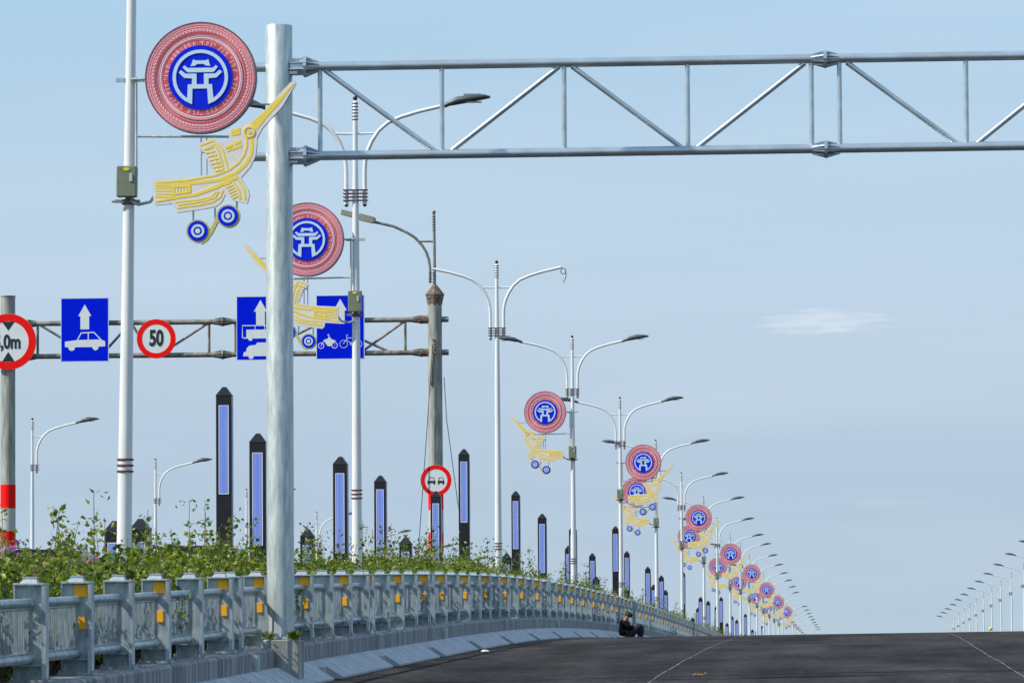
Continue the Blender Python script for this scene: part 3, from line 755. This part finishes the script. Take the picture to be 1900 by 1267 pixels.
for z0 in (ct, cb):
    flange(MB(), hx(413), z0, r=.14, core=.08, ln=.27).build('flange_joint', M['old_steel'], sg)
    q = flange(MB(), hx(782), z0, (-1,), r=.13, core=.08, ln=.27); q.tube([(-.2, 0, z0), (hx(782), 0, z0)], .12, 10, sm=False); q.build('flange_joint', M['rust'], sg)
    flange(MB(), hx(52), z0, (1,), r=.13, core=.08, ln=.25).build('flange_joint', M['rust'], sg)
q = MB(); ty = at(808, 640, HY).z - zg
for k in range(5): q.tube([(-.05 + .03 * (k % 2), -.235, ty + .15 - .09 * k), (.05 - .02 * (k % 2), -.26, ty + .10 - .09 * k)], .03, 6)
q.tube([(0, -.23, ty), (-.05, -.235, ty - .6), (-.10, -.22, ty - 1.2)], .02, 6)
q.build('strap', M['rust'], sg)
def z_(px, py): return at(px, py, HY).z - zg
q = MB(); q.tube([(hx(804), -.24, z_(804, 640)), (hx(795), -.30, z_(795, 770)), (hx(778), -.4, z_(778, 1003)), (hx(776), -.45, z_(776, 1040))], .012, 5)
q.tube([(hx(824), -.1, z_(824, 700)), (hx(829), -.2, z_(829, 780)), (hx(853), -.3, z_(853, 962)), (hx(862), -.4, z_(862, 1040))], .012, 5)
q.build('guy_wire', M['wire'], sg)

# lamp standing on the far gantry post
lz = zg + tR + .30
sl2 = thing('street_lamp', (rp_.x, HY, lz), 'weathered grey single-armed lamp on top of the far gantry post, long beige head', 'street lamp')
def hp(px, py, y=0): return (at(px, py, HY).x - rp_.x, y, at(px, py, HY).z - lz)
q = MB(); q.tube([(0, 0, 0), hp(806, 460), hp(805, 398)], .042, 10)
for k in range(6): c = hp(805, 402 + 5 * k); q.lathe([(.042, -.01), (.062, -.005), (.062, .005), (.042, .01)], c, 12)
c = hp(805, 394); q.lathe([(.003, -.06), (.045, -.04), (.06, 0), (.045, .04), (.003, .06)], c, 12)
q.build('pole', M['old_steel'], sl2)
q = MB(); q.tube([hp(798, 525), hp(798, 500), hp(796, 483), hp(791, 468), hp(783, 455), hp(770, 441), hp(756, 432), hp(730, 420), hp(690, 411)], .04, 8)
q.tube([hp(776, 448), hp(805, 448)], .03, 8)
for yy in (506, 511, 517, 523): cc = hp(802, yy); q.box(cc, (.19, .13, .014))
q.build('arm', M['old_steel'], sl2)
q = MB(); a = Vector(hp(696, 411)); b_ = Vector(hp(634, 395)); ang = math.atan2(b_.z - a.z, b_.x - a.x); Mr = Matrix.Rotation(-(ang - math.pi), 3, 'Y')
q.box(tuple((a + b_) / 2 + Vector((0, 0, .02))), ((b_ - a).length, .30, .15), 0, Mr); q.box(tuple((a * .75 + b_ * .25) + Vector((0, 0, .02))), (.42, .32, .19), 0, Mr)
q.build('lamp_head', M['lamp_head_pale'], sl2)

def sign_text(txt, size, parent, loc, m, sx=.75, off=.012, name='lettering'):
    cu = bpy.data.curves.new('tmp', 'FONT'); cu.body = txt; cu.size = size; cu.align_x = 'CENTER'; cu.align_y = 'CENTER'
    cu.extrude = .004; cu.offset = off
    to = bpy.data.objects.new('tmp', cu); COL.objects.link(to); bpy.context.view_layer.update()
    dg_ = bpy.context.evaluated_depsgraph_get(); me = bpy.data.meshes.new_from_object(to.evaluated_get(dg_))
    bpy.data.objects.remove(to); bpy.data.curves.remove(cu)
    me.transform(Matrix.Rotation(R_(90), 4, 'X') @ Matrix.Diagonal((sx, 1, 1, 1))); me.materials.clear(); me.materials.append(m); me.name = name
    o = bpy.data.objects.new(name, me); COL.objects.link(o); o.parent = parent; o.location = loc; return o
SY = HY - .16
def rsign(px, py, rad, label):
    p = at(px, py, SY); t = thing('road_sign', p, label, 'road sign')
    b = MB(); b.disc((0, 0), rad, -.012, .012, 48, 0); b.build('plate', M['sign_white'], t)
    b = MB(); b.ann((0, 0), rad * .73, rad * .995, -.018, -.011, 56, 0); b.build('red_border', M['sign_red'], t)
    b = MB(); b.box((0, .06, rad * .3), (.9 * rad, .06, .05)); b.box((0, .06, -rad * .3), (.9 * rad, .06, .05)); b.build('mounting_bar', M['old_steel'], t)
    return t
t = rsign(15.5, 634, .83, 'round red bordered height limit sign reading 5,0m, cut by the left edge'); t.location = at(15.5, 634, HY - .30)
b = MB(); b.prism([(-.19, .59), (.19, .59), (0, .33)], -.018, -.011); b.prism([(-.19, -.59), (0, -.30), (.19, -.59)], -.018, -.011); b.build('triangle_mark', M['sign_black'], t)
sign_text('5,0m', .56, t, (-.03, -.018, -.02), M['sign_black'], .72, .018)
t = rsign(290, 628.5, .58, 'round red bordered speed limit 50 sign on the far gantry truss')
sign_text('50', .64, t, (0, -.018, 0), M['sign_black'], .66, .022)
t = rsign(809, 891, .455, 'round red bordered no overtaking sign on the right post of the far gantry')
t.location.y = HY - .27; t.location = at(809, 891, HY - .27)
b = MB()
for cx, w_, m in ((-.135, .23, 0), (.145, .19, 0)):
    h = w_ * .5
    b.prism([(cx - w_/2, -.01), (cx + w_/2, -.01), (cx + w_/2, -.075), (cx - w_/2, -.075)], -.018, -.011)
    b.stroke([(cx - w_*.36, -.01), (cx - w_*.28, .085), (cx + w_*.28, .085), (cx + w_*.36, -.01)], .014, -.0185, -.011)
    b.box((cx - w_*.36, -.015, -.095), (.035, .006, .05)); b.box((cx + w_*.36, -.015, -.095), (.035, .006, .05))
b.build('car_symbol', M['sign_black'], t)

def bsign(px, py, label):
    p = at(px, py, SY); t = thing('lane_sign', p, label, 'road sign', 'blue lane signs on the far gantry')
    b = MB(); b.bev((0, 0, 0), (1.43, .03, 1.89), .004); b.build('plate', M['sign_blue'], t)
    b = MB(); X, Z = .705, .935; b.stroke([(-X, -Z), (-X, Z)], .018, -.0195, -.014); b.stroke([(X, -Z), (X, Z)], .018, -.0195, -.014)
    b.stroke([(-X + .009, Z), (X - .009, Z)], .018, -.0195, -.014); b.stroke([(-X + .009, -Z), (X - .009, -Z)], .018, -.0195, -.014); b.build('white_border', M['sign_white'], t)
    b = MB(); b.box((0, .05, .24), (1.2, .06, .06)); b.box((0, .05, -.70), (1.2, .06, .06)); b.build('mounting_bar', M['old_steel'], t)
    return t
def arrow(t, z0=.0):
    b = MB(); b.prism([(-.13, 0 + z0), (.13, 0 + z0), (.13, .39 + z0), (.195, .39 + z0), (0, .735 + z0), (-.195, .39 + z0), (-.13, .39 + z0)], -.0195, -.014); b.build('arrow', M['sign_white'], t)
# car sign: coordinates from the sign's own lower half, metres
k1 = 1.43 / 718.
def C1(x, y): return ((x - 455) * k1, (572 - y) * k1)
t = bsign(157.5, 612, 'blue lane sign with white arrow above a white car, left of the speed limit sign'); arrow(t, .015)
b = MB(); b.prism([C1(*p) for p in ((158, 745), (340, 722), (690, 716), (758, 742), (760, 820), (665, 822), (650, 860), (615, 880), (580, 860), (565, 828), (310, 828), (300, 865), (260, 885), (220, 865), (205, 828), (158, 825))], -.0195, -.014)
b.stroke([C1(*p) for p in ((345, 722), (400, 618), (590, 610), (695, 718))], .035, -.0200, -.014); b.stroke([C1(507, 620), C1(507, 720)], .03, -.0203, -.014)
b.build('car_symbol', M['sign_white'], t)
t = bsign(483.5, 609, 'blue lane sign with bus and lorry symbols, half hidden behind the thick gantry post'); arrow(t, .10)
b = MB()
def body(x0, x1, z0, z1, y=-.0195): b.prism([(x0, z0), (x1, z0), (x1, z1), (x0, z1)], y, -.014)
body(-.42, .52, -.30, -.04); body(-.52, .55, -.30, -.27, -.0199); b.stroke([(-.535, -.28), (-.535, .08), (.55, .08), (.55, -.28)], .03, -.0202, -.014)
for x in (-.16, .12, .36): b.stroke([(x, -.05), (x, .08)], .02, -.0206, -.014)
for x in (-.30, .32): b.disc((x, -.31), .06, -.0209, -.014, 20)
b.prism([(-.52, -.82), (.54, -.82), (.54, -.42), (-.10, -.42), (-.14, -.49), (-.34, -.51), (-.42, -.60), (-.42, -.68), (-.50, -.70)], -.0195, -.014)
for x in (-.28, .30): b.disc((x, -.83), .075, -.0209, -.014, 20)
b.build('vehicle_symbol', M['sign_white'], t)
t = bsign(631.5, 607, 'blue lane sign with motorcycle and bicycle symbols beside the right gantry post'); arrow(t, .10)
k3 = 1.43 / 815.
def C3(x, y): return ((x - 468) * k3, (610 - y) * k3)
b = MB()
for c in ((145, 917), (372, 913)): b.ann(C3(*c), .072, .092, -.0195, -.014, 28); b.disc(C3(*c), .014, -.0193, -.014, 12)
b.prism([C3(*p) for p in ((190, 825), (300, 800), (400, 840), (330, 880), (315, 925), (255, 925), (215, 870))], -.0198, -.014)
b.prism([C3(*p) for p in ((272, 762), (292, 768), (325, 835), (285, 840), (265, 790))], -.0201, -.014)
b.disc(C3(268, 740), .026, -.0203, -.014, 14); b.stroke([C3(275, 790), C3(240, 812), C3(195, 822)], .018, -.0206, -.014); b.stroke([C3(195, 830), C3(148, 915)], .02, -.0209, -.014)
b.build('motorcycle_symbol', M['sign_white'], t)
b = MB()
for c in ((523, 893), (765, 893)): b.ann(C3(*c), .106, .119, -.0195, -.014, 32)
for i, pp in enumerate((((598, 740), (570, 745), (578, 775)), ((575, 760), (580, 800), (515, 892)), ((578, 793), (712, 793)), ((565, 815), (655, 890)), ((655, 892), (712, 795)), ((655, 892), (765, 893)), ((712, 780), (765, 893)), ((690, 778), (735, 775)))):
    b.stroke([C3(*p) for p in pp], .016, -.0198 - .0003 * i, -.014)
b.ann(C3(655, 892), .03, .045, -.0225, -.014, 18); b.build('bicycle_symbol', M['sign_white'], t)

# ------------------------------------------------------------------ black pillar lights in the planter
def pillar_mesh(h):
    t = thing('pillar_light', (0, 0, 0), 'x', 'pillar light', 'black pillar lights in the planter')
    a = .145
    b = MB(); b.bev((0, 0, (h - .17) / 2), (2*a, 2*a, h - .17), .008); bo = b.build('shaft', M['pillar'], t)
    b = MB(); z = h - .17
    b.add([(-a-.004, -a-.004, z), (a+.004, -a-.004, z), (a+.004, a+.004, z), (-a-.004, a+.004, z), (-a-.004, -a-.004, z+.012), (a+.004, -a-.004, z+.012), (a+.004, a+.004, z+.012), (-a-.004, a+.004, z+.012), (-.035, -.035, h), (.035, -.035, h), (.035, .035, h), (-.035, .035, h)],
          [(0, 1, 5, 4), (1, 2, 6, 5), (2, 3, 7, 6), (3, 0, 4, 7), (4, 5, 9, 8), (5, 6, 10, 9), (6, 7, 11, 10), (7, 4, 8, 11), (8, 9, 10, 11)]); b.build('pyramid_cap', M['pillar'], t)
    z1 = h - .36; z0 = max(z1 - 1.62, .05)
    for k in range(4):
        Mr = Matrix.Rotation(k * math.pi / 2, 3, 'Z')
        b = MB(); b.box(tuple(Mr @ Vector((0, -a - .002, (z0 + z1) / 2))), (.155, .008, z1 - z0), 0, Mr)
        p = b.build('light_panel', M['pillar_panel'], t)
        b = MB()
        for sx in (-1, 1): b.box(tuple(Mr @ Vector((sx * .086, -a - .003, (z0 + z1) / 2))), (.015, .011, z1 - z0 + .03), 0, Mr)
        for zz in (z0 - .008, z1 + .008): b.box(tuple(Mr @ Vector((0, -a - .003, zz))), (.155, .010, .015), 0, Mr)
        for sx in (-.045, .045): b.box(tuple(Mr @ Vector((sx, -a - .0045, (z0 + z1) / 2))), (.004, .006, z1 - z0), 0, Mr)
        b.build('panel_rim', M['pillar_rim'], p)
    return t
A, B = -10.55, -11.65
PL = [(213, 966, B), (261, 962, A), (416.5, 718, B), (479, 804, A), (571, 981, B), (632, 847, A), (706, 882, B), (753, 996, A), (809, 911, B), (861, 833, A), (940, 1026, A), (957, 911, B), (1006, 953, A),
      (1055, 1012, B), (1063, 976, A), (1099, 1026, B), (1106, 1069, A), (1142, 976, A), (1163, 1022, B), (1202, 1051, A), (1213, 1084, B), (1227, 1067, A), (1235, 1094, B), (1267, 1060, A), (1285, 1145, A),
      (1295, 1127, B), (1300, 1107, A), (1314, 1114, A), (1329, 1124, B), (1338, 1107, A), (1349, 1155, B), (1358, 1142, A), (1367, 1149, A), (1383, 1138, A), (1396, 1167, A), (1404, 1169, A), (1414.5, 1160, A)]
for i, (px, py, X) in enumerate(PL):
    v = atX(px, py, X); zb = prof(v.y) + .42; h = max(v.z - zb, .7)
    o = pillar_mesh(h); o.location = (X, v.y, zb)
    o.rotation_euler = (0, 0, R_(rnd.uniform(-1.5, 1.5)))
    lab = {0: 'low black pillar light mostly hidden behind the nearest lamp pole', 1: 'low black pillar light just right of the nearest lamp pole', 2: 'tallest black pillar light with long blue panel, left of the gantry post',
           3: 'black pillar light touching the left side of the thick gantry post', 4: 'short black pillar light just right of the thick gantry post', 5: 'black pillar light left of the second lamp pole, wide blue panel',
           6: 'black pillar light between the second lamp pole and the banded gantry post', 8: 'black pillar light standing in front of the no overtaking sign post', 9: 'tall black pillar light just right of the no overtaking sign'}.get(i,
           'black pillar light with pyramid top, %s counted from the left in the planter' % ordw(i + 1))
    tag(o, lab, 'pillar light')

# ------------------------------------------------------------------ shrubs
def shrub_meshes(seed, nleaf, H, flowers, shoots):
    r = random.Random(seed); lf = MB(); stb = MB(); W_ = .62
    lumps = [(r.uniform(-.45, .45), r.uniform(-.5, .5), r.uniform(.3, H * .72), r.uniform(.24, .40)) for _ in range(18)]
    def leaf(p, sz, m=0):
        d = Vector((r.gauss(0, 1), r.gauss(0, 1), r.gauss(.1, .7))).normalized(); u = d.cross(Vector((r.gauss(0, 1), r.gauss(0, 1), r.gauss(0, 1)))).normalized(); n = d.cross(u)
        p = Vector(p); a = p; e = p + d * sz; l = p + d * sz * .45 + u * sz * .34 + n * sz * .10; q = p + d * sz * .45 - u * sz * .34 + n * sz * .10
        lf.add([a, l, e, q], [(0, 1, 2), (0, 2, 3)], m)
    for cx, cy, cz, rr in lumps:
        stb.tube([(cx*.15, cy*.15, -.05), (cx*.6, cy*.6, cz*.5), (cx, cy, cz)], [.016, .011, .006], 5)
        for _ in range(nleaf // 16):
            v = Vector((r.gauss(0, 1), r.gauss(0, 1), r.gauss(0, 1))).normalized() * rr * (r.random() ** .45)
            leaf((cx + v.x, cy + v.y, cz + v.z * .85), r.uniform(.048, .09))
        for _ in range(3):
            v = Vector((r.gauss(0, 1), r.gauss(0, 1), abs(r.gauss(0, 1)))).normalized(); e = Vector((cx, cy, cz)) + v * rr * 1.25
            stb.tube([(cx, cy, cz), e], [.006, .003], 4)
            for k in range(7): tt = .5 + .5 * k / 6; leaf(Vector((cx, cy, cz)).lerp(e, tt) + Vector((r.uniform(-.03, .03),) * 3), r.uniform(.04, .07))
    for _ in range(shoots):
        bx, by = r.uniform(-.4, .4), r.uniform(-.4, .4); hh = H + r.uniform(.0, .5); lx, ly = r.uniform(-.22, .22), r.uniform(-.2, .2)
        P = [Vector((bx, by, .2)), Vector((bx + lx*.3, by + ly*.3, hh*.6)), Vector((bx + lx, by + ly, hh))]
        stb.tube(P, [.009, .006, .003], 5)
        for k in range(30):
            tt = r.random() ** .7; p = P[1].lerp(P[2], tt); leaf(p + Vector((r.gauss(0, .05), r.gauss(0, .05), r.gauss(0, .03))), r.uniform(.04, .085))
    for _ in range(flowers):
        cx, cy, cz, rr = r.choice(lumps); v = Vector((r.gauss(0, 1), r.gauss(0, 1), abs(r.gauss(0, 1)))).normalized() * rr * 1.1; c = Vector((cx, cy, cz)) + v
        for k in range(14): leaf(c + Vector((r.gauss(0, .03), r.gauss(0, .03), r.gauss(0, .02))), .05, 1)
    return lf, stb
SP = []
for k in range(8):
    t = thing('shrub', (0, 0, 0), 'x', 'shrub')
    lf, stb = shrub_meshes(100 + k, 3300, .95 + .09 * (k % 4), 4 if k in (2, 5) else 0, 1 + (k % 3))
    lf.build('foliage', [M['leaf'], M['flower']], t); stb.build('stems', M['stem'], t)
    SP.append(t)
usedp = set(); y = 43.0; i = 0
cnt = {}
while y < 352:
    k = rnd.randrange(8)
    if k in (2, 5) and (y > 66 or rnd.random() < .05): k = rnd.choice((0, 1, 3, 4, 6, 7))
    if k in usedp: o = copy_tree(SP[k])
    else: o = SP[k]; usedp.add(k)
    x = -9.5 - .8 * (i % 2) + rnd.uniform(-.12, .12)
    if min(abs(y - ly) for ly in LY) < .5: x = -9.4
    s_ = rnd.uniform(.95, 1.18) * (1.12 if y < 80 else (1.0 + min(.06, (y - 80) * .002)))
    o.location = (x, y, prof(y) + .45 + (0 if y < 90 else min(.08, (y - 90) * .004))); o.rotation_euler = (0, 0, rnd.uniform(0, 6.28)); o.scale = (s_, s_, s_ * rnd.uniform(.94, 1.12))
    seg = sum(1 for v in LY if v < y)
    cnt[seg] = cnt.get(seg, 0) + 1; fl2 = 'pink flowered green shrub' if k in (2, 5) else 'leafy green shrub'
    if seg == 0: lab = '%s, %s in the planter before the nearest lamp, from the camera' % (fl2, ordw(cnt[0]))
    else: lab = '%s, %s in the planter past the %s lamp' % (fl2, ordw(cnt[seg]), ordw(seg))
    tag(o, lab, 'shrub', 'shrubs in the planter')
    y += rnd.uniform(.60, .80) if y < 130 else (rnd.uniform(.9, 1.2) if y < 200 else rnd.uniform(1.5, 1.9)); i += 1
for k in range(8):
    if k not in usedp:
        for c in list(SP[k].children): bpy.data.objects.remove(c)
        bpy.data.objects.remove(SP[k])

# ------------------------------------------------------------------ vans on the side road, only their roofs show
def van(px, py, Y, label):
    p = at(px, py, Y); zr = prof(Y) - .8
    t = thing('van', (p.x, Y, zr), label, 'van'); H = p.z - zr
    prof_ = [(-.88, .35), (.88, .35), (.90, .95), (.84, 1.35), (.74, H - .12), (.60, H), (-.60, H), (-.74, H - .12), (-.84, 1.35), (-.90, .95)]
    b = MB(); b.prism(prof_, 0, 4.6); b.build('body', M['car'], t)
    b = MB(); b.prism([(-.74, 1.30), (.74, 1.30), (.66, H - .22), (-.66, H - .22)], -.02, .02); b.build('rear_window', M['car_glass'], t)
    for sx in (-.78, .78): b = MB(); b.bev((sx, -.02, 1.05), (.10, .04, .3), .01); b.build('tail_lamp', M['red_tail'], t)
    for sx in (-.75, .75):
        for yy in (.8, 3.7): b = MB(); b.tube([(sx - .1, yy, .32), (sx + .1, yy, .32)], .32, 24); b.build('wheel', M['tyre'], t)
    b = MB()
    for sx in (-.6, .6): b.tube([(sx, .4, H + .05), (sx, 3.4, H + .05)], .02, 8); b.box((sx, .6, H + .02), (.03, .06, .06)); b.box((sx, 3.2, H + .02), (.03, .06, .06))
    b.build('roof_rack', M['galv'], t)
van(352, 1012, 112, 'black van roof behind the shrubs between the nearest lamp and the tallest pillar')
van(72, 1019, 118, 'black van behind the shrubs at the left edge, beside the banded gantry post')

# ------------------------------------------------------------------ person sitting by the kerb
PY = 156.0
pp = at(1173, 1182, PY); pp.z = road_z(pp.x, PY)
per = thing('person', pp, 'person in black with dark cap sitting at the road edge, looking down', 'person', rz=R_(8))
per.scale = (1.10, 1.0, 1.06)
def skin(name, verts, edges, rads, m, parent, root=0, sub=2):
    me = bpy.data.meshes.new(name); me.from_pydata([tuple(v) for v in verts], edges, [])
    o = bpy.data.objects.new(name, me); COL.objects.link(o)
    md = o.modifiers.new('s', 'SKIN'); md.use_smooth_shade = True
    for i, sv in enumerate(me.skin_vertices[0].data):
        r = rads[i]; sv.radius = (r, r) if not isinstance(r, tuple) else r; sv.use_root = (i == root)
    if sub: sb = o.modifiers.new('b', 'SUBSURF'); sb.levels = sub; sb.render_levels = sub
    bpy.context.view_layer.update()
    dg_ = bpy.context.evaluated_depsgraph_get(); nm = bpy.data.meshes.new_from_object(o.evaluated_get(dg_))
    bpy.data.objects.remove(o); nm.name = name; nm.materials.clear(); nm.materials.append(m)
    o2 = bpy.data.objects.new(name, nm); COL.objects.link(o2); o2.parent = parent
    for p in nm.polygons: p.use_smooth = True
    return o2
# x = facing direction (right), y = depth
V = [(-.22, 0, .12), (-.25, 0, .27), (-.25, 0, .43), (-.20, 0, .545), (-.185, 0, .59), (-.155, 0, .64), (-.115, 0, .70), (-.09, 0, .68), (-.085, 0, .645)]
Rd = [.12, .115, .125, .085, .066, .078, .105, .085, .058]
E = [(0, 1), (1, 2), (2, 3), (3, 4), (4, 5), (5, 6), (6, 7), (7, 8)]
def chain(root, pts, rr):
    p = root
    for q, r in zip(pts, rr): V.append(q); Rd.append(r); E.append((p, len(V) - 1)); p = len(V) - 1
    return p
for s_ in (-1, 1):
    chain(0, [(-.10, .10*s_, .11), (.10, .13*s_, .30), (.24, .13*s_, .43), (.25, .12*s_, .28), (.20, .11*s_, .10), (.20, .11*s_, .045), (.34, .12*s_, .035)], [.085, .078, .062, .055, .042, .04, .035])
    w_ = chain(2, [(-.22, .18*s_, .48), (-.15, .22*s_, .34), (-.05, .20*s_, .34), (.06, .10*s_, .40), (.09, .07*s_, .415)], [.06, .05, .043, .032, .030])
    for f in range(4):
        yb = (.045 + .018 * f) * s_; chain(w_, [(.135, yb, .425 - .004*f), (.155, yb * .8, .445), (.158, yb * .55, .465)], [.0095, .009, .008])
    chain(w_, [(.105, .035*s_, .44), (.120, .022*s_, .46)], [.011, .009])
skin('body', V, E, Rd, M['skin'], per)
sv = [(-.20, 0, .09), (-.25, 0, .27), (-.26, 0, .43), (-.21, 0, .545)]; sr = [.20, .19, .20, .155]; se = [(0, 1), (1, 2), (2, 3)]
for s_ in (-1, 1):
    b0 = len(sv); sv += [(-.22, .18*s_, .48), (-.15, .24*s_, .38), (-.05, .22*s_, .34), (.04, .12*s_, .385)]; sr += [.105, .088, .072, .05]; se += [(2, b0), (b0, b0+1), (b0+1, b0+2), (b0+2, b0+3)]
skin('shirt', sv, se, sr, M['shirt'], per)
tv = [(-.19, 0, .13)]; trr = [.19]; te = []
for s_ in (-1, 1):
    b0 = len(tv); tv += [(-.10, .10*s_, .12), (.10, .13*s_, .30), (.24, .13*s_, .43), (.26, .12*s_, .28), (.24, .11*s_, .07)]; trr += [.145, .135, .120, .105, .085]; te += [(0, b0)] + [(b0+k, b0+k+1) for k in range(4)]
skin('trousers', tv, te, trr, M['trousers'], per)
for s_ in (-1, 1): skin('shoe', [(.16, .11*s_, .045), (.26, .115*s_, .045), (.36, .12*s_, .035)], [(0, 1), (1, 2)], [.045, .048, .036], M['cap'], per, sub=1)
b = MB(); b.lathe([(.098, -.02), (.102, .02), (.092, .065), (.055, .095), (.004, .105)], (0, 0, 0), 20)
Mr = Matrix.Rotation(R_(22), 3, 'Y'); b.v = [tuple(Mr @ (Vector(v) * 1.18) + Vector((-.112, 0, .715))) for v in b.v]
b.add([tuple(Mr @ Vector(v) + Vector((-.112, 0, .715))) for v in ((.08, -.075, -.01), (.08, .075, -.01), (.20, .055, -.02), (.20, -.055, -.02), (.08, -.075, .002), (.08, .075, .002), (.20, .055, -.006), (.20, -.055, -.006))],
      [(0, 1, 2, 3), (7, 6, 5, 4), (0, 4, 5, 1), (1, 5, 6, 2), (2, 6, 7, 3), (3, 7, 4, 0)])
b.build('cap', M['cap'], per)
b = MB()
for s_ in (-1, 1): b.lathe([(.003, -.02), (.016, -.01), (.018, .005), (.003, .02)], (-.118, .09*s_, .685), 8)
b.lathe([(.003, -.02), (.014, 0), (.003, .02)], (-.012, 0, .672), 8); b.build('ear', M['skin'], per)
ph = MB().bev((0, 0, 0), (.014, .075, .15), .003).build('phone', M['sign_black']); ph.rotation_euler = (0, R_(35), R_(8))
ph.location = per.location + Matrix.Rotation(R_(8), 3, 'Z') @ Vector((.15, 0, .47)); tag(ph, 'small dark phone held in front of the sitting person in the cap', 'phone')

# ------------------------------------------------------------------ small things
p = onroad(900, 1208); b = MB(); r = random.Random(5)
ring_ = [(math.cos(a) * r.uniform(.07, .11), math.sin(a) * r.uniform(.10, .2)) for a in [k * .524 for k in range(12)]]
b.add([(x, y, .003) for x, y in ring_] + [(x * .5, y * .5, .015 + r.uniform(0, .02)) for x, y in ring_] + [(0, 0, .035)],
      [(k, (k+1) % 12, 12 + (k+1) % 12, 12 + k) for k in range(12)] + [(12 + k, 12 + (k+1) % 12, 24) for k in range(12)])
tag(b.build('litter', M['white_cloth'], None, p), 'crumpled white scrap lying on the asphalt near the kerb slabs', 'litter')
p = onroad(1297, 1252); b = MB()
for k in range(14):
    x, y = r.gauss(0, .05), r.gauss(0, .5); a = r.uniform(0, 6); sz = r.uniform(.03, .07)
    b.add([(x, y, .005), (x + sz*math.cos(a), y + sz*math.sin(a), .02), (x + sz*1.3*math.cos(a+.5), y + sz*1.3*math.sin(a+.5), .03), (x + sz*math.cos(a+1), y + sz*math.sin(a+1), .01)], [(0, 1, 2), (0, 2, 3)])
tag(b.build('dry_leaves', M['leaf_litter'], None, p), 'small cluster of brown dry leaves on the asphalt between the chalk lines', 'leaves')
v = at(1838, 1166, 430.0); zz = prof(430)
t = thing('warning_beacon', (v.x, 430, zz), 'yellow round beacon at the foot of the right hand lamp row', 'beacon')
b = MB(); b.tube([(0, 0, 0), (0, 0, v.z - zz - .14)], .04, 8); b.build('post', M['galv'], t)
b = MB(); b.lathe([(.04, -.16), (.13, -.10), (.17, 0), (.13, .12), (.03, .17)], (0, 0, v.z - zz), 16); b.build('beacon_head', M['yellow_lamp'], t)
